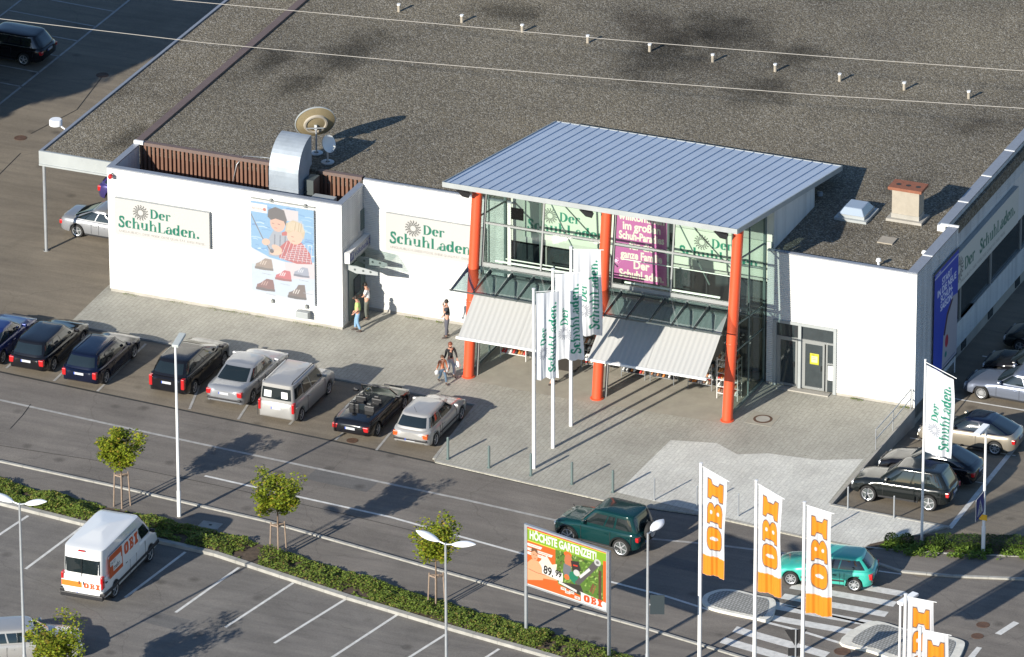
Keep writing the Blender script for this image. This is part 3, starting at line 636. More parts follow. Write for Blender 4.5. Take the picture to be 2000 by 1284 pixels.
for i, (px, py) in enumerate([(779,20),(902,41),(1020,60),(1148,81),(1269,98),(1392,118),(1514,137),(1640,156),(1766,173),(1892,190)]):
    x, y = G(px, py+2, ZR); a = MB(); a.tube([(x,y,ZR-.05),(x,y,ZR+.34)], .07, 10); a.lathe([(0,.36),(.09,.36),(.09,.30)], (x,y,ZR), 10, mi=1); part('vent_pipe', a, [M['render'], M['white']], roof)
for px, py in [(1716,512),(1805,497)]:
    x, y = G(px, py+6, ZR); a = MB(); a.tube([(x,y,ZR-.05),(x,y,ZR+.2)], .06, 8); a.lathe([(.0,.34),(.1,.3),(.13,.2),(.08,.16)], (x,y,ZR), 10); part('roof_vent_cap', a, M['white'], roof, 40)
a = MB(); x, y = G(1733,470,ZR); a.box(x-.35, x+.35, y-.35, y+.35, ZR-.02, ZR+.03); part('roof_slab_tile', a, M['render'], roof)
a = MB(); x, y = G(1601,382,ZR); a.lathe([(0,.2),(.14,.15),(.14,0)], (x,y,ZR), 10); part('roof_vent_cap', a, M['duct'], roof, 40)
# cash machine niche on the wing's side
a = MB(); a.box(WX1-.01, WX1+.04, 4.55, 5.0-.02, 3.95, 4.9); part('louvre', a, M['green_grey'])
a = MB(); a.box(WX1, WX1+.05, 3.1, 4.9, .15, 2.75); cm = part('cash_machine_front', a, M['green_grey'])
b = MB(); b.box(WX1+.05, WX1+.09, 3.6, 4.3, 1.2, 2.0); part('screen', b, M['dark_glass'], cm)
# glass canopy over it
cc = MB(); cc.add([(WX1+.03,2.75,3.05),(WX1+1.65,2.95,2.92),(WX1+1.65,4.85,2.92),(WX1+.03,4.85,3.05)], [(0,1,2,3)])
cn = part('side_canopy', cc, M['canopy_glass'])
for y in (2.85, 3.9):
    b = MB(); pr = [(WX1+.05,3.0),(WX1+.5,3.02),(WX1+1.55,2.88),(WX1+1.55,2.72),(WX1+.5,2.66),(WX1+.05,2.8)]
    b.add([(p,y,q) for p,q in pr]+[(p,y+.04,q) for p,q in pr], [(0,1,2,3,4,5),(11,10,9,8,7,6)]+[(i,6+i,6+(i+1)%6,(i+1)%6) for i in range(6)])
    for xx in (.45,.85,1.2): b.lathe([(0,-.006),(.055,-.006)], (WX1+xx,y,2.84), 10, 'y', 1)
    part('bracket', b, [M['pale_trim'], M['steel']], cn)
# small lamp above the wing corner and floodlight box below the poster
a = MB(); a.tube([(WX0+.25,WY-.02,5.78),(WX0+.25,WY-.28,5.72)], .03, 8); a.lathe([(0,-.32),(.09,-.3),(.12,-.2),(.05,-.12)], (WX0+.25,WY-.02,5.7), 12, 'y', 1)
tag(a.build('wall_lamp', [M['steel'], M['tail']], None, 40), 'small red warning lamp at the upper left corner of the white wing', 'lamp')
a = MB(); a.box(-9.15, -8.55, WY-.42, WY-.12, .42, .72); a.box(-8.9, -8.8, WY-.14, WY, .5, .6)
tag(a.build('wall_box', M['pale_trim'], None, bevel=.015), 'grey floodlight box on the white wall below the poster', 'floodlight')
a = MB(); z = 5.0; x, y = G(109, 240, z); a.lathe([(0,.17),(.26,.17),(.30,.12),(.30,-.10),(.25,-.13),(0,-.13)], (x,y,z), 24); a.obox((x+.1,y,z-.05),(x+.5,y-.1,z-.2), .05, .05)
tag(a.build('round_lamp', M['lamp'], None, 40), 'white drum lamp on the corner of the carport roof', 'lamp')
# floodlights under the entrance roof
for x, lab in ((-.35, 'left of the left-hand'), (5.4, 'left of the middle'), (11.6, 'left of the right-hand')):
    a = MB(); a.add([(x-.35,.35,8.62),(x+.35,.35,8.55),(x+.2,.5,8.25),(x-.1,.5,8.28),(x,.8,8.6)], [(0,3,2,1),(0,1,4),(1,2,4),(2,3,4),(3,0,4)])
    tag(a.build('floodlight', M['black_plastic']), 'dark floodlight under the entrance roof %s red column' % lab, 'floodlight', 'floodlights under the entrance roof')
# ================================================================== SIGN ARTWORK (flat prints built as fine coloured meshes)
def lin(c):
    return tuple((x/12.92 if x <= .04045 else ((x+.055)/1.055)**2.4) for x in [k/255 for k in c])
_tc = {}
def text_tris(s, bold=0.0):
    k = (s, bold)
    if k not in _tc:
        cu = bpy.data.curves.new('t', 'FONT'); cu.body = s; cu.size = 1; cu.offset = bold; cu.resolution_u = 3; cu.fill_mode = 'FRONT'
        o = bpy.data.objects.new('t', cu); COL.objects.link(o); dg = bpy.context.evaluated_depsgraph_get(); dg.update()
        me = bpy.data.meshes.new_from_object(o.evaluated_get(dg)); me.calc_loop_triangles()
        V_ = np.array([v.co[:2] for v in me.vertices]) if len(me.vertices) else np.zeros((0,2))
        T = np.array([t.vertices[:] for t in me.loop_triangles], int)
        _tc[k] = V_[T] if len(T) else np.zeros((0,3,2))
        bpy.data.objects.remove(o); bpy.data.curves.remove(cu); bpy.data.meshes.remove(me)
    return _tc[k]
def stroke_tris(pts, tfun):
    P = np.array(pts, float); out = []
    d = np.gradient(P, axis=0); L = np.hypot(d[:,0], d[:,1])+1e-9; d /= L[:,None]; nn = np.stack([-d[:,1], d[:,0]], 1)
    w = np.array([tfun(a, b) for a, b in d])[:, None]/2; A = P+nn*w; Bq = P-nn*w
    for i in range(len(P)-1): out += [(A[i],Bq[i],Bq[i+1]), (A[i],Bq[i+1],A[i+1])]
    return out
def rect_tris(x0, y0, x1, y1): return [((x0,y0),(x1,y0),(x1,y1)), ((x0,y0),(x1,y1),(x0,y1))]
def arc(cx, cy, rx, ry, a0, a1, n=22): return [(cx+rx*math.cos(rad(a0+(a1-a0)*i/n)), cy+ry*math.sin(rad(a0+(a1-a0)*i/n))) for i in range(n+1)]
def disc_tris(cx, cy, r, n=14): P = arc(cx, cy, r, r, 0, 360, n); return [((cx,cy),P[i],P[i+1]) for i in range(n)]
TH, HA = .40, .11
pen = lambda a, b: HA+(TH-HA)*abs(b)**1.6
def stem(x, y0, y1, s0=True, s1=False):
    t = rect_tris(x, y0, x+.3, y1)
    if s0: t += rect_tris(x-.09, y0, x+.39, y0+.06)
    if s1: t += rect_tris(x-.09, y1-.06, x+.3, y1)
    return t
def cat(pts, n=6):
    P = [pts[0]]+list(pts)+[pts[-1]]; out = []
    for i in range(1, len(P)-2):
        p0, p1, p2, p3 = map(np.array, P[i-1:i+3])
        for k in range(n): t = k/n; out.append(tuple(.5*((2*p1)+(-p0+p2)*t+(2*p0-5*p1+4*p2-p3)*t*t+(-p0+3*p1-3*p2+p3)*t**3)))
    out.append(tuple(P[-2])); return out
def glyph(ch):
    if ch == 'D': return stem(.12,0,1.42,True,True)+stroke_tris(arc(.42,.71,.68,.66,90,-90), pen)+rect_tris(.3,0,.45,.06)+rect_tris(.3,1.36,.45,1.42), 1.36
    if ch == 'e': return stroke_tris(arc(.5,.5,.32,.45,5,320), pen)+rect_tris(.3,.48,.9,.56), 1.0
    if ch == 'r': return stem(.12,0,1.0,True,True)+stroke_tris(arc(.62,.62,.24,.36,150,75), lambda a,b:.1)+disc_tris(.72,.86,.14), .92
    if ch == 'S': return stroke_tris(cat([(.80,1.02),(.74,1.3),(.5,1.41),(.27,1.25),(.3,.98),(.55,.74),(.76,.5),(.74,.16),(.46,.0),(.2,.1),(.12,.4)]), lambda a,b: HA+.2*(abs(a*.5)+abs(b)*.5) if abs(a)*abs(b)<.25 else .31), 1.0
    if ch == 'c': return stroke_tris(arc(.5,.5,.33,.45,45,315), pen)+disc_tris(.72,.78,.14), .95
    if ch == 'h': return stem(.1,0,1.5,True,True)+stroke_tris(arc(.62,.62,.25,.34,160,20), lambda a,b:.13)+stem(.72,0,.72), 1.2
    if ch == 'n': return stem(.1,0,1.0,True,True)+stroke_tris(arc(.62,.62,.25,.34,160,20), lambda a,b:.13)+stem(.72,0,.72), 1.2
    if ch == 'u': return stem(.1,.28,1.0,False,True)+stroke_tris(arc(.5,.36,.26,.32,200,340), lambda a,b:.13)+stem(.72,0,1.0,True,True), 1.2
    if ch == 'L': return stem(.12,0,1.42,True,True)+rect_tris(.12,0,1.02,.07)+[((.82,.05),(1.04,.0),(1.04,.5))], 1.14
    if ch == 'a': return stroke_tris(arc(.38,.28,.24,.25,60,320), pen)+stem(.56,.05,.75,False)+stroke_tris(arc(.46,.72,.25,.24,0,150), lambda a,b:.12)+disc_tris(.25,.78,.13)+rect_tris(.56,0,.95,.06), .98
    if ch == 'd': return stroke_tris(arc(.45,.5,.3,.45,20,340), pen)+stem(.66,0,1.5,True,True), 1.12
    if ch == '.': return disc_tris(.22,.17,.18), .5
    return [], .45
class Art:
    def __init__(s, w, h, res, bg):
        s.w, s.h = w, h; s.nx, s.ny = int(w/res)+1, int(h/res)+1
        s.X, s.Y = np.meshgrid(np.linspace(0,w,s.nx), np.linspace(0,h,s.ny)); s.dx = w/(s.nx-1); s.dy = h/(s.ny-1)
        s.C = np.zeros((s.ny, s.nx, 3)); s.C[:] = lin(bg); s.T = None; s.clip = None
    def tr(s, p):
        p = np.asarray(p, float)
        return p if s.T is None else p @ s.T[0].T + s.T[1]
    def put(s, al, c, sl):
        if s.clip is not None: al = al*s.clip[sl]
        s.C[sl] = s.C[sl]*(1-al[..., None]) + np.array(lin(c))*al[..., None]
    def _sl(s, lo, hi):
        i0 = max(0, int(lo[0]/s.dx)-1); i1 = min(s.nx, int(hi[0]/s.dx)+3); j0 = max(0, int(lo[1]/s.dy)-1); j1 = min(s.ny, int(hi[1]/s.dy)+3)
        return (slice(j0, j1), slice(i0, i1)) if i1 > i0 and j1 > j0 else None
    def tris(s, T, c, a=1.0):
        T = s.tr(np.array(T, float).reshape(-1,2)).reshape(-1,3,2)
        if not len(T): return
        sl = s._sl(T.min((0,1)), T.max((0,1)))
        if sl is None: return
        sub = [(-.25,-.25),(.25,-.25),(-.25,.25),(.25,.25)]; cov = np.zeros((4,)+s.X[sl].shape, bool); o0, o1 = sl[1].start, sl[0].start
        for t in T:
            q = s._sl(t.min(0), t.max(0))
            if q is None: continue
            r = (slice(q[0].start-o1, q[0].stop-o1), slice(q[1].start-o0, q[1].stop-o0)); x, y = s.X[q], s.Y[q]
            if x.size == 0: continue
            for k, (sx, sy) in enumerate(sub):
                px, py = x+sx*s.dx, y+sy*s.dy
                e = [(t[(i+1)%3][0]-t[i][0])*(py-t[i][1])-(t[(i+1)%3][1]-t[i][1])*(px-t[i][0]) for i in range(3)]
                cov[k][r] |= ((e[0]>=0)&(e[1]>=0)&(e[2]>=0))|((e[0]<=0)&(e[1]<=0)&(e[2]<=0))
        s.put(cov.mean(0)*a, c, sl)
    def poly(s, pts, c, a=1.0):
        P = s.tr(pts); sl = s._sl(P.min(0), P.max(0))
        if sl is None: return
        al = 0
        for sx, sy in [(-.25,-.25),(.25,-.25),(-.25,.25),(.25,.25)]:
            x, y = s.X[sl]+sx*s.dx, s.Y[sl]+sy*s.dy; ins = np.zeros(x.shape, bool)
            for i in range(len(P)):
                (x0,y0),(x1,y1) = P[i], P[(i+1)%len(P)]
                if y0 == y1: continue
                ins ^= ((y0>y)!=(y1>y))&(x<(x1-x0)*(y-y0)/(y1-y0)+x0)
            al = al+ins/4
        s.put(al*a, c, sl)
    def rect(s, x0, y0, x1, y1, c, a=1.0): s.poly([(x0,y0),(x1,y0),(x1,y1),(x0,y1)], c, a)
    def ell(s, cx, cy, rx, ry, c, rot=0, a=1.0, a0=0, a1=360):
        cr_, sr = math.cos(rad(rot)), math.sin(rad(rot)); s.poly([(cx+x*cr_-y*sr, cy+x*sr+y*cr_) for x, y in arc(0,0,rx,ry,a0,a1,28)], c, a)
    def line(s, pts, w, c, a=1.0): s.tris(stroke_tris(pts, (lambda p,q: w) if not callable(w) else w), c, a)
    def text(s, st, x, y, size, c, bold=.0, rot=0, sx=1, align='L', a=1.0):
        T = text_tris(st, bold)
        if not len(T): return
        T = T*np.array([size*sx, size]); wd = T[..., 0].max()
        if align == 'C': T = T-np.array([wd/2, 0])
        if align == 'R': T = T-np.array([wd, 0])
        cr_, sr = math.cos(rad(rot)), math.sin(rad(rot)); T = T @ np.array([[cr_, sr],[-sr, cr_]]) + np.array([x, y]); s.tris(T, c, a)
    def serif(s, st, x, y, size, c):
        T = []; cx = 0
        for ch in st:
            g_, ad = glyph(ch); T += [tuple((p[0]+cx, p[1]) for p in t) for t in g_]; cx += ad
        s.tris(np.array(T)*size+np.array([x, y]), c); return cx*size
    def sun(s, cx, cy, r, c):
        for k in range(16):
            a0 = 2*math.pi*k/16; P = []
            for i in range(9):
                t = i/8; rr = r*(.36+.64*t); an = a0+.16*math.sin(t*2*math.pi)*(1-.25*t); P.append((cx+rr*math.cos(an), cy+rr*math.sin(an)))
            s.tris([tuple(map(tuple, q)) for q in stroke_tris(P, lambda a,b: r*.125)], c)
    def shoelogo(s, green=(28,132,108), grey=(96,98,96), tag_=True):
        # unit layout 4.63 x 1.75
        s.sun(1.28, 1.22, .37, grey); s.serif('Der', 1.74, 1.02, .315, green); s.serif('SchuhLaden.', .17, .40, .348, green)
        if tag_: s.text('UNGLAUBLICH, DIESE MODE. DIESE QUALITÄT. DIESE PREISE.', .2, .14, .155, (150,148,142), .0)
    def obi(s, c, out=None, ow=.05):
        # three slab letters, unit height 1, width about 3.1
        def O(g_, col):
            P = []
            for k in range(40):
                t = 2*math.pi*k/40; cx_, sx_ = math.cos(t), math.sin(t)
                P.append((.55+(.5+g_)*math.copysign(abs(cx_)**.62, cx_), .5+(.5+g_)*math.copysign(abs(sx_)**.62, sx_)))
            s.poly(P, col)
        def Bb(g_, col):
            s.poly([(1.2-g_,0-g_),(1.75,0-g_),(1.75,1+g_),(1.2-g_,1+g_),(1.2-g_,.86-g_),(1.33-g_,.78),(1.33-g_,.22),(1.2-g_,.14+g_)], col)
            s.ell(1.74,.745,.36+g_,.255+g_,col); s.ell(1.76,.255,.38+g_,.255+g_,col)
        def I(g_, col):
            s.poly([(2.3-g_,1+g_),(3.1+g_,1+g_),(3.1+g_,.82-g_),(2.92+g_,.68),(2.92+g_,.32),(3.1+g_,.18+g_),(3.1+g_,0-g_),(2.3-g_,0-g_),(2.3-g_,.18+g_),(2.48-g_,.32),(2.48-g_,.68),(2.3-g_,.82-g_)], col)
        if out is not None:
            for f in (O, Bb, I): f(ow, out)
        for f in (O, Bb, I): f(0, c)
        hole = s.hole
        s.ell(.55,.5,.085,.27,hole); s.ell(1.72,.73,.085,.085,hole); s.ell(1.72,.27,.085,.085,hole)
    def fade(s, c, a): s.C = s.C*(1-a)+np.array(lin(c))*a
    def mesh(s, name, pos, material, parent=None, thick=0, k=.56):
        vs = [pos(float(x), float(y)) for x, y in zip(s.X.ravel(), s.Y.ravel())]
        nx, ny = s.nx, s.ny; I_ = np.arange(nx*ny).reshape(ny, nx)
        F = np.stack([I_[:-1,:-1], I_[:-1,1:], I_[1:,1:], I_[1:,:-1]], -1).reshape(-1,4)
        me = bpy.data.meshes.new(name); me.from_pydata(vs, [], F.tolist())
        at = me.color_attributes.new('print', 'FLOAT_COLOR', 'POINT'); at.data.foreach_set('color', np.concatenate([s.C.reshape(-1,3)*k, np.ones((nx*ny,1))], 1).astype(np.float32).ravel())
        me.materials.append(material); me.shade_smooth(); o = bpy.data.objects.new(name, me); COL.objects.link(o)
        if parent: o.parent = parent
        if thick: so_ = o.modifiers.new('solid', 'SOLIDIFY'); so_.thickness = thick; so_.offset = 0
        return o
def printmat(name, rough=.5, transl=0):
    mt, t, b = newmat(name); a = N(t, 'ShaderNodeVertexColor'); a.layer_name = 'print'; t.links.new(a.outputs[0], b.inputs['Base Color']); b.inputs['Roughness'].default_value = rough
    if transl:
        tr = N(t, 'ShaderNodeBsdfTranslucent'); t.links.new(a.outputs[0], tr.inputs[0]); mx = N(t, 'ShaderNodeMixShader'); mx.inputs[0].default_value = transl
        t.links.new(b.outputs[0], mx.inputs[1]); t.links.new(tr.outputs[0], mx.inputs[2]); t.links.new(mx.outputs[0], t.nodes['Material Output'].inputs[0])
    return mt
M['print'] = printmat('printed_panel', .5); M['cloth'] = printmat('printed_flag_cloth', .8, .35)
def board(name, label, x0, z0, w, h, y, depth, art, cat_='sign', grp=None, back=None, k=.56):   # faces -Y
    r = empty(name, (x0, y, z0), 0, label, cat_, grp)
    a = MB(); a.box(0, w, -depth, 0, 0, h); a.build('box', back or M['pale_trim'], r)
    art.mesh('face', lambda u, v: (u, -depth-.004, v), M['print'], r, k=k); return r
BG = (230,227,223)
def logoart(w, h, bg=BG, tagline=True, res=.018):
    A_ = Art(w, h, res, bg); A_.hole = bg; k = min(w/4.63, h/1.75); A_.T = (np.eye(2)*k, np.array([0,0])); A_.shoelogo(tag_=tagline); A_.T = None; return A_
board('shop_sign', 'cream shoe-store sign with green lettering on the white wing at the far left', -18.0, 2.93, 4.63, 1.75, WY-.02, .16, logoart(4.63, 1.75))
board('shop_sign', 'cream shoe-store sign with green lettering on the white wall behind the man with dark shirt', -5.92, 3.12, 4.75, 1.8, 4.87, .12, logoart(4.75, 1.8))
board('shop_sign', 'pale sign behind the left glazed bay between the first two red columns', .62, 4.80, 4.5, 1.72, 4.94, .05, logoart(4.5, 1.72, (214,222,208), False), k=.9)
board('shop_sign', 'pale sign behind the right glazed bay beside the purple banner', 7.75, 4.70, 4.5, 1.72, 4.94, .05, logoart(4.5, 1.72, (214,222,208), False), k=.9)
# sign along the shaded side wall
r = empty('shop_sign', (18.6, 9.75, 2.85), math.pi/2, 'long grey shoe-store sign along the shaded right side wall', 'sign')
a = MB(); a.box(0, 9.0, -.22, 0, 0, 1.75); a.build('box', M['pale_trim'], r)
A_ = Art(9.0, 1.75, .03, (200,200,192)); A_.hole = BG; A_.sun(1.0, .95, .6, (96,98,96)); A_.serif('Der', 1.75, .62, .42, (28,100,84)); A_.serif('SchuhLaden.', 3.75, .62, .42, (28,100,84))
A_.text('UNGLAUBLICH, DIESE MODE. DIESE QUALITÄT. DIESE PREISE.', 1.2, .2, .22, (130,128,122)); A_.mesh('face', lambda u, v: (u, -.224, v), M['print'], r, k=1.05)
# purple banner
A_ = Art(2.6, 3.4, .016, (192,104,164)); W_ = (236,228,214)
for i, (s_, sz) in enumerate([('willkommen',.52),('im großen',.52),('Schuh-Paradies',.50),('für die',.52),('ganze Familie',.52),('Der',.55),('SchuhLaden.',.5)]):
    A_.text(s_, 1.3, 2.86-i*.455, sz, W_, .03, align='C', sx=.84 if len(s_) < 12 else .70)
board('welcome_banner', 'purple banner with pale welcome lettering hanging on the back wall behind the middle red column', 4.95, 3.62, 2.6, 3.4, 4.72, .02, A_, 'banner', k=1.0)
# blue banner on the side wall
r = empty('advertising_banner', (RX1, 6.3, .45), math.pi/2, 'tall dark blue season banner on the shaded side wall by the corner', 'banner')
A_ = Art(3.1, 5.0, .025, (34,64,170)); A_.poly([(1.15,0),(3.1,0),(3.1,2.9),(2.4,3.0),(1.7,2.5),(1.3,1.6)], (150,150,160)); A_.poly([(1.3,1.6),(1.7,2.5),(2.4,3.0),(2.5,2.85),(1.85,2.3),(1.5,1.5)], (60,40,60))
for i, s_ in enumerate(['START','IN DIE NEUE','SCHUH-','SAISON!']): A_.text(s_, 1.62, 4.12-i*.40, .46, (215,220,235), .02, rot=0, align='C', sx=.95)
A_.ell(1.75,1.15,.22,.3,(150,40,60)); A_.ell(1.65,.55,.14,.14,(30,110,110)); A_.rect(0,4.72,3.1,4.78,(200,205,220)); A_.text('SCHUHE', .2, 4.8, .16, (215,220,235)); A_.rect(1.3,.1,2.9,.15,(90,95,120))
A_.mesh('cloth', lambda u, v: (u, -.10, v), M['print'], r, k=1.1); a = MB(); a.obox((-.05,-.1,5.03), (3.15,-.1,5.03), .05, .05); a.obox((-.05,-.1,-.03), (3.15,-.1,-.03), .05, .05); a.build('rail', M['steel'], r)
# poster on the wing
A_ = Art(3.05, 4.6, .016, (120,178,222)); A_.hole = BG; rnd = random.Random(4)
for k in range(70):
    x, y = rnd.uniform(0,3.05), rnd.uniform(2.2,4.5); w_ = rnd.uniform(.15,.5)
    A_.line([(x,y),(x+w_*.5,y+.03),(x+w_,y-.01)], rnd.uniform(.02,.06), rnd.choice([(60,130,196),(200,226,240),(84,150,208),(170,208,234)]))
A_.rect(1.55,3.9,2.3,4.45,(214,206,208)); A_.rect(2.0,3.4,2.5,4.0,(190,196,212),a=.6)
A_.poly([(0,2.35),(.9,2.0),(1.9,1.88),(3.05,2.1),(3.05,0),(0,0)], (216,222,232))
A_.poly([(0,1.6),(1.6,1.2),(3.05,1.4),(3.05,.8),(1.7,.2),(0,.3)], (196,214,234), .7); A_.poly([(1.6,1.9),(3.05,2.0),(3.05,1.3),(1.7,1.1)], (224,204,206), .7)
A_.poly([(.85,2.1),(.8,2.8),(1.1,3.35),(1.6,3.3),(1.95,2.9),(2.0,2.05)], (158,166,180))
for x in (1.12,1.38,1.62): A_.line([(x,2.2),(x+.04,3.15)], .05, (96,104,122))
A_.ell(1.3,3.72,.36,.42,(226,176,152)); A_.poly([(.82,3.95),(.86,4.3),(1.2,4.48),(1.62,4.38),(1.75,3.95),(1.7,3.62),(1.6,3.85),(1.2,3.92),(.98,3.82)], (62,52,50))
A_.line([(1.02,3.68),(1.14,3.66)], .03, (110,70,62)); A_.line([(1.3,3.68),(1.42,3.66)], .03, (110,70,62)); A_.line([(1.14,3.48),(1.28,3.46)], .03, (190,110,100)); A_.poly([(1.5,3.3),(1.8,3.45),(1.85,3.2),(1.5,3.15)], (190,70,60))
A_.poly([(1.35,2.05),(1.4,2.6),(1.75,2.95),(2.45,2.95),(2.85,2.5),(2.95,2.0),(2.2,1.9)], (186,62,60))
for k in range(8):
    A_.line([(1.4+k*.21,2.0),(1.75+k*.17,2.9)], .022, (232,220,224)); A_.line([(1.45+k*.1,2.05+k*.1),(2.9-k*.04,2.1+k*.11)], .022, (226,210,218)); A_.line([(1.6+k*.18,2.0),(1.4+k*.15,2.6)], .016, (60,60,110))
A_.ell(2.12,3.22,.38,.40,(234,190,162)); A_.poly([(1.65,3.4),(1.72,3.78),(2.05,3.98),(2.45,3.88),(2.62,3.5),(2.55,3.1),(2.42,3.4),(2.1,3.52),(1.85,3.3)], (206,184,148))
for k in range(14): A_.line([(1.75+k*.06,3.45+.02*(k%3)),(1.85+k*.055,3.88)], .015, rnd.choice([(236,222,196),(170,146,112)]))
A_.line([(1.95,3.18),(2.07,3.17)], .03, (120,76,60)); A_.line([(1.98,2.98),(2.12,2.97)], .028, (190,104,96))
A_.line([(0,4.0),(.55,2.9),(1.0,2.25)], .045, (88,72,66)); A_.ell(.72,2.72,.2,.16,(230,184,158),20); A_.ell(1.25,2.5,.26,.14,(230,184,158),-20); A_.ell(1.2,2.28,.3,.12,(236,192,166),10); A_.ell(1.0,2.32,.1,.1,(70,60,62))
A_.rect(0,4.1,.8,4.5,(244,240,236)); A_.text('RICOSTA', .06, 4.22, .13, (196,110,96), .01); A_.ell(.68,4.27,.08,.08,(196,92,60))
def shoe(x, y, k, c1, c2, sole, boot=False):
    P = [(0,.1),(.05,.32),(.25,.42),(.5,.62),(.62,.85 if boot else .72),(1.0,.9 if boot else .7),(1.06,.4),(1.08,.12)]
    A_.poly([(x+p*k, y+q*k) for p, q in P], c1); A_.poly([(x+p*k, y+q*k) for p, q in [(-.02,0),(-.02,.14),(.4,.16),(.7,.12),(1.1,.16),(1.1,.02),(.5,-.02)]], sole)
    for t in range(3): A_.line([(x+(.3+t*.13)*k, y+.3*k),(x+(.42+t*.13)*k, y+.56*k)], .05*k, c2)
shoe(.18,1.35,.8,(150,128,112),(214,196,180),(104,92,84)); shoe(1.15,.98,.72,(196,72,84),(246,236,238),(150,60,60)); shoe(2.05,1.3,.68,(150,158,178),(226,230,238),(96,104,124))
shoe(.22,.35,.82,(120,62,56),(190,150,140),(74,52,52)); shoe(1.75,.2,.82,(98,76,66),(226,220,214),(58,48,44), True)
for x, y in ((.5,1.18),(1.4,.82),(2.3,1.15),(.7,.22),(2.5,.55)): A_.line([(x,y),(x+.45,y-.02)], .02, (150,156,170))
A_.fade((236,236,240), .22)
board('shoe_poster', 'tall poster of two fishing boys above five shoes on the white wing', -11.37, 1.0, 3.05, 4.6, WY-.10, .03, A_, 'poster', back=M['white'])
a = MB(); a.obox((-11.35,WY-.09,5.72), (-8.3,WY-.09,5.72), .05, .05)
for x in (-10.4,-8.75):
    for z in (.80, 5.66): a.box(x-.05, x+.05, WY-.14, WY, z, z+.14)
tag(a.build('poster_bracket', M['frame']), 'metal hanging rail and clamps that hold the tall shoe poster', 'bracket')
# bank sign over the cash machine
r = empty('bank_sign', (WX1+.02, 2.62, 3.16), math.pi/2, 'white light box sign with blue bank lettering on the shaded side of the wing', 'sign')
a = MB(); a.box(0, 2.35, -.28, 0, 0, .52); a.build('box', M['white'], r)
A_ = Art(2.35, .52, .012, (196,198,206)); A_.poly([(.08,.08),(.45,.08),(.45,.44),(.08,.44)], (36,52,150)); A_.line([(.14,.38),(.24,.14),(.34,.38)], .05, (230,232,240)); A_.line([(.24,.38),(.40,.38),(.32,.2)], .04, (230,232,240))
A_.text('Volksbank', .55, .14, .36, (36,52,150), .02); A_.text('Z', 2.12, .14, .34, (36,52,150), .02); A_.mesh('face', lambda u, v: (u, -.284, v), M['print'], r)
A_ = Art(.42, .52, .02, (228,224,60)); A_.rect(.07,.1,.35,.4,(240,238,200)); A_.text('Info', .1, .42, .1, (120,110,30)); A_.line([(.1,.32),(.3,.32)], .02, (150,150,110)); A_.line([(.1,.24),(.3,.24)], .02, (150,150,110))
r = empty('door_notice', (14.3, RY+.06, 1.25), 0, 'yellow notice taped to the glass of the right-hand door', 'notice'); A_.mesh('sheet', lambda u, v: (u, 0, v), M['print'], r, .004)
# ------------------------------------------------------------------ flags
def flag(pole_xy, ptop, pr, label_p, label_f, zt, w, h, dirv, art, phase, amp=.1, arm_drop=0.0, grp=None, pgrp=None, gap=.12, wrap=1.0, nw=2.2):
    px, py = pole_xy; r = empty('flagpole', (px, py, 0), 0, label_p, 'flagpole', pgrp)
    a = MB(); a.tube([(0,0,RZ), (0,0,ptop*.5), (0,0,ptop)], [pr, pr*.9, pr*.72], 14); a.lathe([(0,ptop+.05),(pr*.9,ptop+.04),(pr*.9,ptop)], (0,0,0), 14); a.build('pole', M['pole'], r, 40)
    d = Vector((dirv[0], dirv[1], 0)).normalized(); nn = Vector((-d.y, d.x, 0))
    a = MB(); a.tube([(0,0,zt+.02), tuple(d*(w*wrap+.12+gap)+Vector((0,0,zt-arm_drop*1.1)))], .016, 6); a.build('arm', M['pole'], r)
    def pos(u, v):
        t = 1-v/h; f = u/w; am = amp*(.25+.75*min(1, t*1.6))*(.3+.7*min(1, f*2.5))
        off = am*(math.sin(nw*2*math.pi*f+phase+1.6*t)+.35*math.sin(5.1*2*math.pi*f+phase*2-2.2*t)) + .05*math.sin(9*t+phase)*f
        s_ = f*w*wrap*(1-.10*t*math.sin(2.3*t+phase)) + gap
        p = d*s_ + nn*off; return (p.x, p.y, zt-h+v-arm_drop*f*(1-.75*t) - .03*math.sin(f*9+phase)*t)
    fl = art.mesh('flag', pos, M['cloth'], k=.92); fl.location = (px, py, 0); tag(fl, label_f, 'flag', grp); return r
def shoeflag(w, h):
    A_ = Art(w, h, .022, (232,234,238)); k = h/4.9; A_.T = (np.array([[0,-1],[1,0]])*k*1.0, np.array([w*.99, h*.045])); A_.hole = (232,234,238)
    A_.T = (np.array([[0,-1],[1,0]])*k, np.array([.30*k+1.45*k if w > 1.2 else w*.98+.28*k, h*.035])); A_.shoelogo(green=(26,140,112), grey=(150,154,164), tag_=False); A_.T = None; return A_
sf = shoeflag(1.25, 4.0)
PG = 'tall white flagpoles of the shoe store'
flag((6.2,-7.61), 8.35, .085, 'white flagpole nearest the road in front of the entrance', 'white shoe-store flag hanging nearest the road', 8.2, 1.25, 4.05, (.84,.55), sf, .4, .075, .0, gap=.1, wrap=.82)
flag((6.18,-5.4), 8.35, .085, 'white flagpole in the middle of the three before the entrance', 'white shoe-store flag in the middle of the three, overlapping its neighbours', 8.2, 1.25, 4.05, (.95,.40), sf, 1.9, .07, .0, gap=.1, wrap=.92)
flag((6.06,-3.05), 8.4, .085, 'white flagpole closest to the entrance columns', 'white shoe-store flag closest to the glazed entrance', 8.3, 1.25, 4.0, (.94,.34), sf, 3.3, .07, .0, gap=.1, wrap=.94)
flag((23.89,-8.1), 8.3, .06, 'thin white flagpole in the planting bed beside the dark off-roader', 'white shoe-store flag flying above the right-hand parked cars', 8.2, 1.25, 4.1, (1,-.05), sf, 5.0, .08, .42, gap=.06, wrap=.98, nw=1.3)
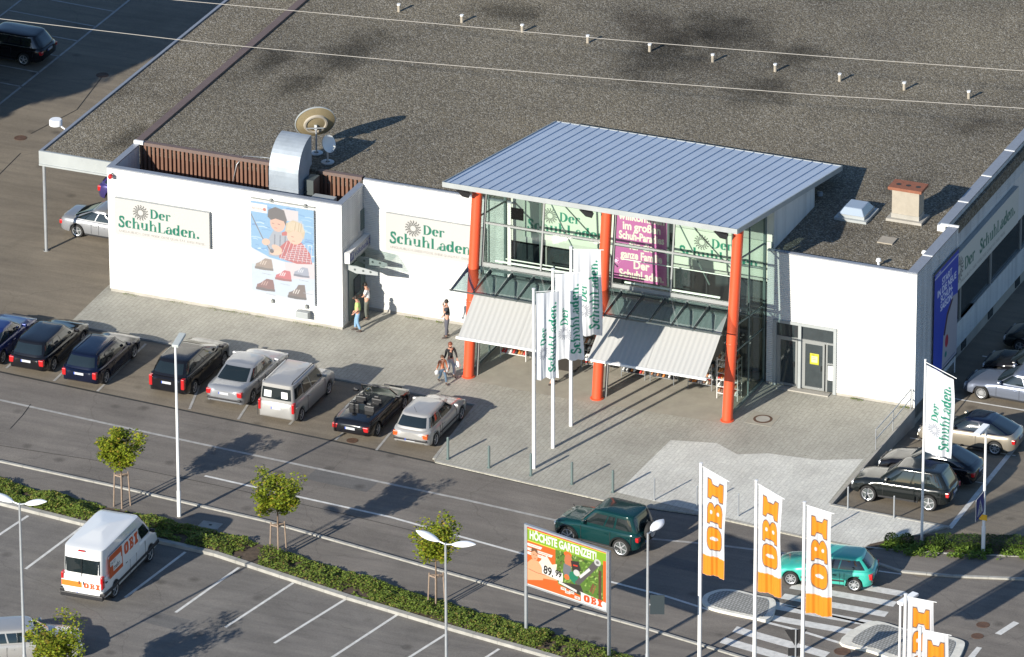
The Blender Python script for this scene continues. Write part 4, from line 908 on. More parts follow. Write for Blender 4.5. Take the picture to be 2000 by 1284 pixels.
def obiflag(w, h):
    A_ = Art(w, h, .022, (222,222,224)); A_.rect(0,0,w,h*.185,(244,148,34)); A_.hole = (226,226,228)
    k = (h*.68)/3.15; kw = w*.62; A_.T = (np.array([[0,-kw],[k,0]]), np.array([w*.83, h*.245])); A_.obi((246,148,30), (120,96,80), .05); A_.T = None; return A_
of = obiflag(1.05, 4.75)
lab = ['leftmost of the orange and white hardware-store flags', 'second orange and white hardware-store flag from the left, beside the first island', 'orange and white hardware-store flag in front of the turquoise hatchback',
       'orange and white hardware-store flag at the lower right with its top letter showing', 'lowest orange and white hardware-store flag at the bottom edge']
for i, (tx, ty, ph, dv, dr) in enumerate([(1369,918,.3,(1,.02),.45), (1476,953,1.4,(1,.0),.45), (1569,997,2.6,(1,.12),.22), (1764,1184,3.9,(1,.18),.1), (1792,1251,5.2,(1,.18),.1)]):
    bx, by = G(tx-3, ty+8.8*42.3, 0)
    flag((bx,by), 8.8, .085, ['tall white pole left of the other hardware-store flagpoles','tall white pole second among the hardware-store flagpoles','tall white pole whose flag covers the turquoise car','tall white pole with a flag beside the low square lamp head','tall white pole nearest the lower right corner'][i],
         lab[i], 8.7, 1.05, 4.75, dv, of, ph, .05, dr, gap=.1, wrap=.95, nw=1.4)
# ------------------------------------------------------------------ billboard
bx, by = 11.94, -22.37; dx, dy = 3.96, -1.07; L = math.hypot(dx, dy)
r = empty('billboard', (bx, by, 0), math.atan2(dy, dx), 'large orange and green garden advertisement on two steel posts above the planting strip', 'billboard')
for x in (-.06, L+.06):
    a = MB(); a.tube([(x,0,0),(x,0,5.0)], .075, 12); a.build('post', M['galv'], r, 40)
a = MB(); a.box(0, L, -.04, .04, 2.28, 4.98); a.build('panel', M['frame'], r)
a = MB(); a.box(.0, L, -.07, .06, 4.93, 5.0); a.box(0, L, -.07, .06, 2.26, 2.32); a.box(0, .05, -.07, .06, 2.32, 4.93); a.box(L-.05, L, -.07, .06, 2.32, 4.93); a.build('rim', M['galv'], r)
bw, bh = L-.1, 2.61; A_ = Art(bw, bh, .0135, (236,104,36)); OR = (238,104,34); WH_ = (246,244,238); A_.hole = WH_
A_.poly([(0,bh),(bw,bh),(bw,bh-.0),(bw,bh-.18),(0,bh-.10)], (214,74,40)); A_.poly([(0,bh-.08),(bw*.55,bh-.06),(bw,bh-.05),(bw,bh-.62),(0,bh-.62)], (140,184,44)); A_.line([(0,bh-.1),(bw,bh-.06)], .03, (240,226,80)); A_.line([(0,bh-.62),(1.6,bh-.62)], .03, (240,226,80))
A_.text('HÖCHSTE GARTENZEIT!', .1, bh-.50, .50, WH_, .035, sx=.62)
for k, (y_, e) in enumerate(((1.76,.68),(1.56,1.22),(1.38,.98))): A_.poly([(0,y_),(e,y_),(e+.07,y_+.12),(0,y_+.12)], WH_); A_.line([(.1,y_+.06),(e-.1,y_+.06)], .03, (216,150,120))
A_.poly([(1.42,2.0),(3.9,2.0),(3.9,.2),(1.6,.35),(1.42,1.0)], (92,128,44)); rn = random.Random(3)
for k in range(240):
    x, y = rn.uniform(1.42,3.85), rn.uniform(.3,2.0); c = rn.choice([(70,104,30),(120,160,60),(156,190,90),(52,84,30),(176,200,120),(104,96,50)]); A_.ell(x,y,rn.uniform(.02,.12),rn.uniform(.01,.05),c,rn.uniform(0,90),.8)
A_.rect(3.6,.3,3.75,1.7,(92,66,44)); A_.rect(3.83,.25,3.98,2.2,OR); A_.line([(3.2,.6),(3.35,1.0)], .1, (120,80,52)); A_.line([(3.3,.55),(3.45,.95)], .06, (150,96,60))
A_.poly([(.95,1.6),(1.25,1.25),(1.5,1.35),(1.45,.95),(1.35,.7),(.9,.55),(.7,.9),(.5,1.1),(.7,1.3),(.75,1.55),(.9,1.35)], (250,236,214)); 
A_.poly([(0,.2),(.75,.02),(.8,.5),(1.5,.6),(1.6,.72),(1.2,.85),(.75,.95),(.55,1.2),(.2,1.2),(.0,1.0)], (238,176,130)); A_.ell(.36,1.42,.17,.26,(232,168,128)); A_.poly([(.18,1.5),(.22,1.74),(.5,1.72),(.54,1.5),(.36,1.62)], (120,84,58))
A_.line([(.05,.72),(.5,.66),(1.3,.72)], .03, (190,116,84)); A_.line([(.3,1.44),(.35,1.44)], .025, (90,60,50)); A_.line([(.42,1.44),(.47,1.44)], .025, (90,60,50)); A_.line([(.33,1.28),(.43,1.28)], .02, (170,80,70))
A_.poly([(.72,1.12),(1.8,1.02),(1.8,.62),(.75,.72)], WH_); A_.text('89.', .80, .76, .52, (30,28,28), .03, rot=-5, sx=.82); A_.text('99', 1.40, .82, .38, (30,28,28), .04, rot=-5, sx=.85)
A_.ell(2.05,1.95,.2,.12,(236,110,40)); A_.ell(2.08,1.66,.2,.3,(206,120,80)); A_.poly([(1.85,1.5),(2.2,1.45),(2.3,.95),(2.0,.8),(1.8,1.1)], (120,120,128)); A_.poly([(2.2,1.72),(2.6,1.78),(2.72,1.4),(2.3,1.2)], (52,44,42)); A_.line([(2.32,1.55),(2.55,1.57)], .06, (220,60,40))
A_.poly([(2.1,.92),(2.4,.72),(2.6,.98),(2.45,1.3),(2.15,1.2)], (30,130,98)); A_.poly([(2.4,.8),(2.6,.7),(3.72,1.98),(3.55,2.12),(3.4,2.08)], (92,88,88)); A_.ell(3.55,2.02,.17,.15,(206,206,204)); A_.ell(3.55,2.02,.08,.07,(120,120,120)); A_.poly([(2.62,1.14),(2.7,1.06),(3.2,1.56),(3.12,1.65)], (226,226,226)); A_.ell(2.5,1.25,.16,.14,(214,214,210)); A_.ell(2.0,.92,.13,.12,(240,120,60)); A_.poly([(1.6,.6),(2.7,.75),(2.9,.35),(2.2,.3)], (60,56,50))
A_.poly([(1.6,.63),(2.5,.47),(2.5,.37),(1.6,.53)], (236,234,228)); A_.poly([(0,.2),(.8,.42),(1.55,.48),(2.7,.28),(2.7,0),(0,0)], OR)
A_.line([(0,.01),(bw,.01)], .05, WH_); A_.poly([(2.72,.46),(bw,.34),(bw,0),(2.72,0)], WH_); A_.line([(2.66,.45),(bw,.3)], .02, WH_)
for s_, x_, y_ in (('WIE',1.72,.3),('WO',1.94,.2),('WAS',2.14,.26),('OBI',2.42,.1)): A_.rect(x_-.02, y_-.02, x_+.24, y_+.1, WH_); A_.text(s_, x_, y_, .12, (30,28,28), .01)
A_.T = (np.eye(2)*.31, np.array([2.84,.08])); A_.obi((240,84,30)); A_.T = None
A_.mesh('advert', lambda u, v: (u+.05, -.045, v+2.32), M['print'], r)
# ================================================================== VEHICLES
def paint(name, c, metal=.0, rough=.3, coat=1.0): return mat('paint_'+name, c, .14 if max(c) < .1 else rough, metal, coat=coat if max(c) >= .1 else .5, spec=.5 if max(c) >= .1 else .35)
PT = {'black': paint('black', (.008,.008,.010)), 'dkblue': paint('dark_blue', (.005,.008,.024), .2), 'silver': paint('silver', (.30,.31,.33), .4, .36), 'dkgrey': paint('dark_grey', (.05,.055,.062), .4),
      'blue': paint('blue', (.018,.035,.16), .3), 'violet': paint('violet_blue', (.05,.04,.17), .3), 'white': paint('white', (.80,.80,.78), 0, .3), 'green': paint('dark_green', (.004,.035,.036), .1), 'turq': paint('turquoise', (.045,.43,.34), .1),
      'gold': paint('champagne', (.30,.265,.21), .4, .36), 'bluegrey': paint('blue_grey', (.21,.24,.31), .5, .32), 'palesilver': paint('pale_silver', (.40,.39,.375), .3, .38), 'black2': paint('black_green', (.015,.018,.018), .2)}
def interp(P, x):
    if x <= P[0][0]: return P[0][1]
    for (a, b), (c, d) in zip(P, P[1:]):
        if x <= c:
            t = (x-a)/(c-a); t = t*t*(3-2*t)*.5+t*.5; return b+(d-b)*t
    return P[-1][1]
TY = {  # deck: height profile along the length (rear -.5 .. front .5); cab: rear base, rear roof, front roof, front base (fractions), wheels: rear, front axle
 'hatch':  dict(deck=[(-.5,.86),(-.42,.93),(.17,.93),(.36,.82),(.47,.70),(.5,.62)], cab=(-.48,-.375,.04,.22), w=(-.315,.325)),
 'wagon':  dict(deck=[(-.5,.86),(-.44,.92),(.18,.92),(.36,.82),(.47,.70),(.5,.60)], cab=(-.485,-.40,.07,.22), w=(-.30,.31)),
 'sedan':  dict(deck=[(-.5,.92),(-.46,.99),(-.30,.98),(.17,.93),(.36,.83),(.47,.70),(.5,.60)], cab=(-.37,-.17,.08,.23), w=(-.29,.31)),
 'coupe':  dict(deck=[(-.5,.80),(-.46,.92),(-.28,.94),(.15,.90),(.36,.78),(.47,.66),(.5,.56)], cab=(-.38,-.13,.02,.20), w=(-.30,.31)),
 'fast':   dict(deck=[(-.5,.84),(-.45,.95),(.15,.92),(.36,.80),(.47,.68),(.5,.58)], cab=(-.47,-.22,.02,.20), w=(-.30,.31)),
 'suv':    dict(deck=[(-.5,.98),(-.46,1.08),(.17,1.07),(.36,1.0),(.46,.90),(.5,.74)], cab=(-.475,-.41,.04,.20), w=(-.30,.31)),
 'mpv':    dict(deck=[(-.5,.90),(-.44,.98),(.26,.98),(.40,.86),(.48,.72),(.5,.62)], cab=(-.485,-.37,.04,.30), w=(-.30,.33)),
 'kangoo': dict(deck=[(-.5,.98),(-.48,1.02),(.22,1.03),(.38,.95),(.47,.78),(.5,.66)], cab=(-.492,-.475,.10,.25), w=(-.33,.32)),
 'van':    dict(deck=[(-.5,1.25),(-.49,1.30),(.35,1.30),(.43,1.12),(.48,.92),(.5,.74)], cab=(-.495,-.475,.20,.40), w=(-.29,.335)),
}
def make_car(name, label, typ, pt, px, py, head, L, Wd, H, z0=0, pitch=0, opts={}, grp=None, belt=None, rimst=5, wr=None):
    T = TY[typ]; r = empty(name, (px, py, z0), head, label, opts.get('cat', 'car'), grp); r.rotation_euler = (0, pitch, head)
    P = PT[pt]; hs = H/{'van':2.6,'kangoo':1.8,'suv':1.75}.get(typ, 1.46); deck = [(a, b*hs) for a, b in T['deck']]
    hw = Wd/2; wr = wr or (.36 if typ in ('suv','van') else .315); sill = .24 if typ not in ('suv','van') else .36
    axr, axf = T['w'][0]*L, T['w'][1]*L; ar = wr+.055
    # --- body
    n = 76; xs = []
    for i in range(n+1):
        t = -1+2*i/n; xs.append(.5*L*math.copysign(1-(1-abs(t))**1.0, t))
    e = .18 if typ in ('van','kangoo') else .34; rs_ = .14 if typ in ('van','kangoo') else .26; secs = []
    for x in xs:
        f = abs(x)/(.5*L); de = max(0, (abs(x)-(.5*L-e))/e); rnd_ = 1-math.sqrt(max(0, 1-de*de))
        w = hw*(1-.05*f**4)-rs_*rnd_-(.03 if f > .8 else 0)*((f-.8)/.2 if f > .8 else 0)
        zt = interp(deck, x/L); zt = zt - .13*rnd_*(1 if x > 0 else .6); s_ = sill+.09*rnd_*1.2 + (.05*(f-.7)/.3 if f > .7 else 0)
        za = s_
        for ax in (axr, axf):
            if abs(x-ax) < ar: za = max(za, wr+math.sqrt(ar*ar-(x-ax)**2))
        za = min(za, zt-.16); mid = s_+(zt-s_)*.55; mid = max(mid, za+.04)
        inn = hw-.30
        secs.append([(0,s_),(inn,s_),(inn+.02,za),(w*.97,za),(w*.992,za+.03),(w,max(mid,za+.06)),(w*.985,max(zt-.16,za+.08)),(w*.955,zt-.055),(w*.90,zt-.012),(w*.6,zt+.018),(0,zt+.03)])
    k = len(secs[0]); a = MB(); vs = []
    for x, S_ in zip(xs, secs): vs += [(x, y, z) for y, z in S_]+[(x, -y, z) for y, z in reversed(S_[1:-1])]
    m_ = 2*k-2; fs = [(i*m_+j, (i+1)*m_+j, (i+1)*m_+(j+1)%m_, i*m_+(j+1)%m_) for i in range(n) for j in range(m_)]
    fs += [tuple(range(m_)), tuple(n*m_+j for j in reversed(range(m_)))]; a.add(vs, fs)
    zb = interp(deck, -.2)-.03; zb = interp(deck, (T['cab'][0]+T['cab'][3])/2)-.02
    # seams, sills, bumpers
    sm = a
    cabx = [c*L for c in T['cab']]
    for sg in (1, -1):
        for xx in opts.get('doors', ((cabx[3]-.18), (cabx[1]+cabx[2])/2-.02, cabx[1]-.05)):
            if abs(xx-axr) < ar+.02: xx = axr+ar+.04
            sm.box(xx, xx+.014, sg*(hw*.985), sg*(hw+.004), sill+.08, zb-.10, 1)
        sm.box(axr+ar+.05, axf-ar-.05, sg*(hw-.05), sg*(hw+.002), sill-.03, sill+.05, 1)
    body = a.build('body', [P, M['black_plastic']], r, 38)
    if opts.get('bump', False):
        for s_ in (-1, 1):
            X = s_*(L/2-.03); b = MB(); b.box(X-.05, X+.05, -hw*.84, hw*.84, .44*hs, .54*hs); b.build('bumper_strip', M['black_plastic'], r, bevel=.02)
        for sg in (1,-1): b = MB(); b.box(axr+ar+.05, axf-ar-.05, sg*hw*.98, sg*(hw+.012), .42*hs, .50*hs); b.build('side_strip', M['black_plastic'], r, bevel=.01)
    # --- cabin
    ex = .20 if typ in ('van','kangoo') else .28 if typ == 'suv' else .38
    nseg = 56; wb, wt = hw*.925, hw*(.90 if typ == 'van' else .84 if typ == 'kangoo' else .74)
    if typ == 'suv': wt = hw*.80
    cab = opts.get('cab', T['cab']); crown = .15 if typ == 'van' else .06
    def lv(t):
        bulge = math.sin(math.pi*min(t,1)*.5)
        xr_ = cab[0]*L+(cab[1]-cab[0])*L*(t**1.15); xf_ = cab[3]*L+(cab[2]-cab[3])*L*(t**1.05)
        return xr_, xf_, wb+(wt-wb)*t**1.3, zb+(H-crown-zb)*t
    def pt_(t, X=None, Y=None, sgn=1, off=0):
        xr_, xf_, h_, z_ = lv(t); mx_, hl = (xr_+xf_)/2, (xf_-xr_)/2
        if Y is not None:
            q = (1-abs(Y)**(2/ex))**(ex/2); return (mx_+sgn*(hl*q+off), h_*Y, z_+off*.5)
        q = (1-abs(X)**(2/ex))**(ex/2); return (mx_+hl*X, sgn*(h_*q+off), z_)
    if not opts.get('open'):
        a = MB(); vs = []; levels = [(t, 1, 0) for t in (0,.15,.3,.5,.7,.85,.95,1.0)] + [(1, .975, .012), (1, .93, .026), (1,.8,.040), (1,.55,.054), (1,.25,crown)]
        for t, sc, dz in levels:
            xr_, xf_, h_, z_ = lv(t); mx_, hl = (xr_+xf_)/2, (xf_-xr_)/2
            for j in range(nseg):
                an = 2*math.pi*j/nseg; c_, s_ = math.cos(an), math.sin(an)
                vs.append((mx_+hl*sc*math.copysign(abs(c_)**ex, c_), h_*sc*math.copysign(abs(s_)**ex, s_), z_+dz))
        nl = len(levels); a.add(vs, [(i*nseg+j, i*nseg+(j+1)%nseg, (i+1)*nseg+(j+1)%nseg, (i+1)*nseg+j) for i in range(nl-1) for j in range(nseg)]+[tuple((nl-1)*nseg+j for j in range(nseg))])
        if typ == 'van':
            a.v = [(p[0], p[1], p[2]-.10*max(0, (p[0]-.2)/1.0)**2*max(0, (p[2]-1.9))) for p in a.v]
        roofp = a.build('roof', opts.get('roofmat') or P, r, 50)
        def patch(nm, f, u0, u1, t0, t1, nu=10, ntt=5, mt=M['car_glass'], th=None):
            b = MB(); vs = []
            for j in range(ntt+1):
                for i in range(nu+1):
                    tt = t0+(t1-t0)*j/ntt; uu = u0+(u1-u0)*i/nu; vs.append(f(uu, tt))
            b.add(vs, [(j*(nu+1)+i, j*(nu+1)+i+1, (j+1)*(nu+1)+i+1, (j+1)*(nu+1)+i) for j in range(ntt) for i in range(nu)])
            return b.build(nm, mt, r, True)
        if not opts.get('nofront'): patch('windshield', lambda u, t: pt_(t, Y=u, sgn=1, off=.012), -.88, .88, .10, .93)
        rw = opts.get('rear', (.80, .18, .88)); patch('rear_window', lambda u, t: pt_(t, Y=u, sgn=-1, off=.012), -rw[0], rw[0], rw[1], rw[2])
        for sg in (1, -1):
            for (u0, u1, *tt) in opts.get('side', ((-.84,-.10), (-.05,.84))):
                t0, t1 = tt if tt else (.12, .86)
                if opts.get('chrome'):
                    c = MB()
                    for tt_ in (.08, .91): c.tube([pt_(tt_, X=-.88+1.74*i/12, sgn=sg, off=.014) for i in range(13)], .014, 6)
                    if u0 < -.8: c.build('chrome_strip', M['chrome'], r, True)
                patch('side_window', lambda u, t: pt_(t, X=u, sgn=sg, off=.010), u0, u1, t0, t1, 8, 4)
        if opts.get('papers'):
            for u0, u1 in ((-.66,-.30),(.28,.70)): patch('paper', lambda u, t: pt_(t, Y=u, sgn=-1, off=.018), u0, u1, .24, .62, 3, 3, M['white'])
    else:
        # open convertible: dark cockpit, seats, windshield frame
        a = MB(); xr_, xf_ = cab[0]*L+.35, cab[3]*L-.25; a.box(xr_, xf_, -hw*.76, hw*.76, zb-.01, zb+.045); a.build('cockpit', M['black_plastic'], r, bevel=.02)
        for sy in (-.36, .36):
            for sx in (.05, -.75):
                b = MB(); b.box(sx*1.0-.30, sx+.2, sy-.24, sy+.24, zb-.05, zb+.08); b.box(sx-.36, sx-.24, sy-.24, sy+.24, zb, zb+.30); b.box(sx-.37, sx-.27, sy-.12, sy+.12, zb+.31, zb+.44); b.build('seat', M['black_plastic'], r, bevel=.04)
        b = MB(); F = [(xf_+.25, -hw*.84, zb+.02), (xf_-.30, -hw*.70, H), (xf_-.30, hw*.70, H), (xf_+.25, hw*.84, zb+.02)]; b.tube(F, .035, 8); b.build('windshield_frame', P, r, 40)
        b = MB(); b.add([F[0],F[1],F[2],F[3]], [(0,1,2,3)]); b.build('windshield', M['glass'], r)
        b = MB(); b.box(-.02, .02, -.5, .5, zb, zb+.3); b.v = [(p[0]-1.05, p[1], p[2]) for p in b.v]; b.build('wind_deflector', M['car_glass'], r)
        b = MB(); b.tube(arc3(-.12+.62, .36, zb+.2, .17), .018, 6); b.build('steering_wheel', M['black_plastic'], r)
    # --- lamps, plates, mirrors
    zl = interp(deck, -.49)-.16*hs; ls = opts.get('tail', (.16, .15, .0))
    for sg in (1, -1):
        b = MB(); to_ = 0 if typ in ('van','kangoo') else .05; b.box(-L/2+to_*.3, -L/2+.24, sg*(hw-.27+ls[2]-to_), sg*(hw-.055-to_*.9), zl-ls[1]*.75, zl+ls[1]*.55); b.build('taillight', opts.get('tailmat') or M['tail'], r, bevel=.03)
        zf = interp(deck, .47)-.12*hs; b = MB(); b.box(L/2-.26, L/2-.06, sg*(hw-.45), sg*(hw-.13), zf-.09, zf+.07); b.build('headlight', M['head'], r, bevel=.035)
        b = MB(); b.box(cabx[3]-.40, cabx[3]-.26, sg*(hw*.93), sg*(hw+.17), zb+.05, zb+.19); b.build('mirror', M['black_plastic'] if opts.get('bm') else P, r, bevel=.035)
        for xx in ((cabx[1]+cabx[2])/2+.12, cabx[1]+.05):
            b = MB(); b.box(xx, xx+.17, sg*(hw*.975), sg*(hw+.022), zb-.22, zb-.185); b.build('handle', P if not opts.get('bm') else M['black_plastic'], r)
    pz = opts.get('plate', .72*hs if typ not in ('suv','kangoo','van') else .78*hs)
    b = MB(); b.box(-L/2-.018, -L/2+.03, -.23, .23, pz-.06, pz+.045, 0); b.box(-L/2-.021, -L/2+.03, .19, .23, pz-.059, pz+.044, 1); b.build('number_plate', [M['plate'], M['plate_blue']], r)
    b = MB(); b.box(L/2-.03, L/2+.016, -.25, .25, .40, .51, 0); b.build('number_plate', [M['plate'], M['plate_blue']], r)
    b = MB(); b.box(L/2-.10, L/2-.005, -.42, .42, .52*hs, .66*hs); b.build('grille', M['black_plastic'], r, bevel=.02)
    # --- wheels
    for ax in (axr, axf):
        for sg in (1, -1):
            yo = sg*(hw-.02); yi = sg*(hw-.24)
            b = MB(); b.lathe([(wr-.10,yo-sg*.012),(wr-.085,yo),(wr-.03,yo),(wr,yo-sg*.035),(wr,yi),(wr-.1,yi)], (ax,0,wr), 28, 'y'); wh = b.build('wheel', M['rubber'], r, 40)
            c = MB(); c.lathe([(0,yo-sg*.07),(wr-.1,yo-sg*.07)], (ax,0,wr), 24, 'y', 1); c.lathe([(wr-.125,yo-sg*.02),(wr-.095,yo-sg*.008),(wr-.095,yo-sg*.05)], (ax,0,wr), 24, 'y', 0)
            for s_ in range(rimst):
                a0 = 2*math.pi*s_/rimst+.3; ro = wr-.11; w1 = .55/rimst*.30+.018
                p = lambda rr, aa, y_: (ax+rr*math.cos(aa), y_, wr+rr*math.sin(aa))
                c.add([p(.03,a0-1.2,yo-sg*.02), p(ro,a0-w1*1.9,yo-sg*.03), p(ro,a0+w1*1.9,yo-sg*.03), p(.03,a0+1.2,yo-sg*.02)], [(0,1,2,3)], 0)
            c.lathe([(0,yo-sg*.01),(.06,yo-sg*.018)], (ax,0,wr), 12, 'y', 0); c.build('rim', [M['rim'], M['steel']], wh)
    if opts.get('rails'):
        for sg in (1, -1):
            b = MB(); y = sg*wt*.86; x0, x1 = cab[1]*L+.15, cab[2]*L-.1; b.tube([(x0,y,H-.03),(x0+.12,y,H+.04),(x1-.12,y,H+.04),(x1,y,H-.04)], .02, 6); b.build('roof_rail', M[opts['rails']], r, 40)
    if opts.get('antenna'): b = MB(); b.tube([(cab[1]*L+.2,0,H-.01),(cab[1]*L-.05,0,H+.35)], .008, 5); b.build('antenna', M['black_plastic'], r)
    return r
def arc3(x, y, z, rr): return [(x+.3*rr*math.sin(2*math.pi*i/14), y+rr*math.cos(2*math.pi*i/14), z+rr*math.sin(2*math.pi*i/14)) for i in range(15)]
UPH = math.pi/2
four = ((-.86,-.42),(-.37,.05),(.10,.86)); two = ((-.84,-.08),(-.03,.84))
# row in front of the store, all nose to the building: rear end at y, right rear wheel contact known
BAY = 'cars parked in the bays before the store'
def rowcar(name, label, typ, pt, xr_, yw, L, Wd, H, opts={}, **k):
    ax = TY[typ]['w'][0]*L; return make_car(name, label, typ, pt, xr_-Wd/2+.05, yw-ax, UPH, L, Wd, H, RZ, 0, opts, BAY, **k)
rowcar('parked_car', 'bright blue car cut by the left edge of the photo', 'fast', 'blue', -19.5, -6.3, 4.7, 1.86, 1.46, dict(side=two, doors=(1.0,-.5)))
rowcar('parked_car', 'black estate with large red tail lights, second in the row from the left', 'wagon', 'black', -17.1, -6.15, 4.85, 1.85, 1.5, dict(side=four, tail=(.2,.22,-.02)))
rowcar('parked_car', 'dark blue estate with pale bonnet glare and a wide empty bay on its right', 'wagon', 'dkblue', -14.4, -6.5, 4.75, 1.84, 1.5, dict(side=four, tail=(.2,.24,.03), rails='black_plastic'))
rowcar('parked_car', 'black people carrier with tall red tail lights behind the single street lamp', 'mpv', 'black', -10.4, -6.0, 4.95, 1.88, 1.62, dict(side=four, tail=(.2,.38,.06)))
rowcar('parked_car', 'silver saloon with dark rear window between the black people carrier and the small van', 'sedan', 'silver', -7.65, -5.95, 5.2, 1.88, 1.5, dict(side=two, tail=(.2,.19,-.03), bump=True, plate=.78))
rowcar('parked_van', 'silver high-roofed van with black roof rails and papers in the rear window', 'kangoo', 'palesilver', -4.95, -6.85, 4.55, 1.80, 1.93, dict(side=((-.88,-.42,.2,.82),(-.36,.12,.12,.86),(.18,.86,.12,.86)), rails='black_plastic', tail=(.2,.36,.09), rear=(.84,.14,.80), cat='van', plate=.80, papers=True))
rowcar('parked_car', 'black open-top convertible parked left of the last silver hatchback', 'coupe', 'black', -1.3, -7.0, 4.75, 1.88, 1.42, dict(open=True, tail=(.2,.17,-.05), plate=.62, cab=(-.33,-.12,.03,.2)))
rowcar('parked_car', 'silver hatchback with orange tail lights at the right end of the row', 'hatch', 'palesilver', 1.4, -7.0, 4.45, 1.80, 1.5, dict(side=two, tail=(.2,.17,-.04), bump=True, plate=.50, tailmat=M['orange_tail'], antenna=True, bm=False))
# papers in the van's rear window
# bottom left lot
van = make_car('delivery_van', 'white high-roof delivery van with orange hardware-store lettering', 'van', 'white', -6.12, -25.40+1.62, UPH+.02, 5.75, 1.98, 2.66, RZ, 0, dict(side=((.56,.88,.05,.56),), doors=(1.35,.45,-.2), cat='van', tail=(.12,.42,.10), rear=(.86,.12,.64), bm=True, plate=.55, rails=None), wr=.37)
b = MB(); b.box(-2.86, 2.75, -1.006, 1.006, .52, .66); b.build('side_moulding', M['black_plastic'], van, bevel=.02)
b = MB(); b.box(-2.95, -2.72, -.95, .95, .36, .56); b.build('rear_bumper', M['black_plastic'], van, bevel=.03)
b = MB(); b.box(-2.885, -2.86, -.008, .008, .6, 2.35); b.build('rear_door_seam', M['black_plastic'], van)
for yy in (-.12, .08): b = MB(); b.box(-2.91, -2.87, yy, yy+.05, .98, 1.12); b.build('rear_handle', M['black_plastic'], van)
b = MB(); b.box(-2.83, -2.76, -.15, .15, 2.44, 2.49); b.build('brake_light', M['tail'], van)
A_ = Art(3.0, 1.0, .014, (231,231,228)); A_.hole = (231,231,228); A_.poly([(0,0),(1.35,.0),(1.35,.98),(.12,.98),(0,.86)], (204,84,30)); A_.poly([(.12,.5),(.72,.5),(.72,.36),(1.22,.36),(1.22,.72),(.12,.72)], (236,232,224)); A_.poly([(.4,.2),(1.28,.2),(1.28,.5),(.4,.5)], (236,232,224))
A_.text('DA IST', .16, .53, .19, (90,80,76), .01, sx=.9); A_.text('mehr.', .44, .25, .3, (70,66,64), .02, sx=.95); A_.T = (np.diag([.46,.5]), np.array([1.52,.40])); A_.obi((214,84,36)); A_.T = None
o_ = A_.mesh('side_lettering', lambda u, v: (-2.30+u, -1.006+.055*max(0, (v-.15))**1.2, 1.10+v), M['print'], van, k=.96)
A_ = Art(1.9, .34, .012, (231,231,228)); A_.hole = (231,231,228); A_.rect(0,.04,.98,.30,(240,124,40)); A_.T = (np.diag([.26,.24]), np.array([1.05,.05])); A_.obi((220,84,36)); A_.T = None
A_.mesh('rear_lettering', lambda u, v: (-2.895, .90-u*.93, .78+v), M['print'], van, k=.96)
make_car('parked_car', 'pale silver estate at the bottom left corner, partly behind the small tree', 'wagon', 'palesilver', -6.3, -31.6, rad(30), 4.7, 1.86, 1.5, RZ, 0, dict(side=two), rimst=7)
# moving cars on the road
suv = make_car('off_road_car', 'dark green off-roader with spare wheel driving behind the billboard', 'suv', 'green', 11.62, -13.05, math.pi-.12, 4.1, 1.86, 1.84, RZ, 0, dict(side=((-.86,-.28,.14,.84),(-.2,.10,.14,.84),(.16,.84,.14,.84)), tail=(.1,.16,0), rear=(.84,.14,.86), rails=None, plate=.62), rimst=6, wr=.39)
b = MB(); b.lathe([(0,-2.30),(.30,-2.28),(.37,-2.22),(.39,-2.14),(.37,-2.06)], (0,0,1.04), 24, 'x', 0); b.lathe([(0,-2.305),(.24,-2.295)], (0,0,1.04), 20, 'x', 1); b.build('spare_wheel', [M['rubber'], M['rim']], suv, 40)
b = MB(); b.box(-1.2, 1.3, -.95, .95, .30, .36); b.build('running_board', M['black_plastic'], suv, bevel=.02)
b = MB()
for sg in (1,-1):
    for ax in (TY['suv']['w'][0]*4.1, TY['suv']['w'][1]*4.1): b.lathe([(.44,sg*.91),(.50,sg*.91),(.52,sg*.95),(.50,sg*.97),(.44,sg*.965)], (ax,0,.40), 28, 'y')
b.f = [f for f in b.f if min(b.v[i][2] for i in f) > .33]; b.build('wheel_arch_flare', PT['black2'], suv, 40)
make_car('hatchback', 'turquoise small hatchback crossing the zebra, half hidden by a hardware-store flag', 'hatch', 'turq', 21.45, -12.95, math.pi+.165, 4.15, 1.74, 1.46, RZ, 0, dict(side=two, bm=True, bump=True, tail=(.1,.2,0), plate=.6), rimst=8)
# side lot
LG = 'cars in the shaded side lot'
def lot(name, label, typ, pt, x0, y0, L, Wd, H, o, rim=5, hd=math.pi): 
    z = lotz(y0); sl_ = 0
    r = make_car(name, label, typ, pt, x0, y0, hd, L, Wd, H, z+.0, 0, o, LG, rimst=rim)
    if y0 < 4: r.rotation_euler = (Matrix.Rotation(-.0753, 3, 'X') @ Matrix.Rotation(hd, 3, 'Z')).to_euler()
    return r
lot('parked_off_roader', 'black off-roader parked nearest the road in the side lot', 'suv', 'black2', 21.72, -4.15, 4.4, 1.88, 1.72, dict(side=four, tail=(.12,.16,0), rear=(.8,.2,.84), cab=(-.485,-.39,.05,.22)), 5, math.pi+.03)
lot('parked_coupe', 'black rounded coupe with glare on the windscreen, second from the road in the side lot', 'fast', 'black', 21.85, -1.15, 4.4, 1.84, 1.48, dict(side=two, tail=(.1,.14,0)), 5)
lot('parked_coupe', 'champagne coupe with dark roof behind the right-hand white flag', 'fast', 'gold', 22.1, 3.25, 4.45, 1.84, 1.45, dict(side=two, tail=(.1,.15,0), rear=(.86,.12,.9), roofmat=PT['dkblue']), 7, math.pi+.03)
lot('parked_car', 'blue-grey car cut by the right edge of the photo with many-spoked wheels', 'coupe', 'bluegrey', 22.45, 8.75, 4.8, 1.86, 1.42, dict(side=two), 14, math.pi-.02)
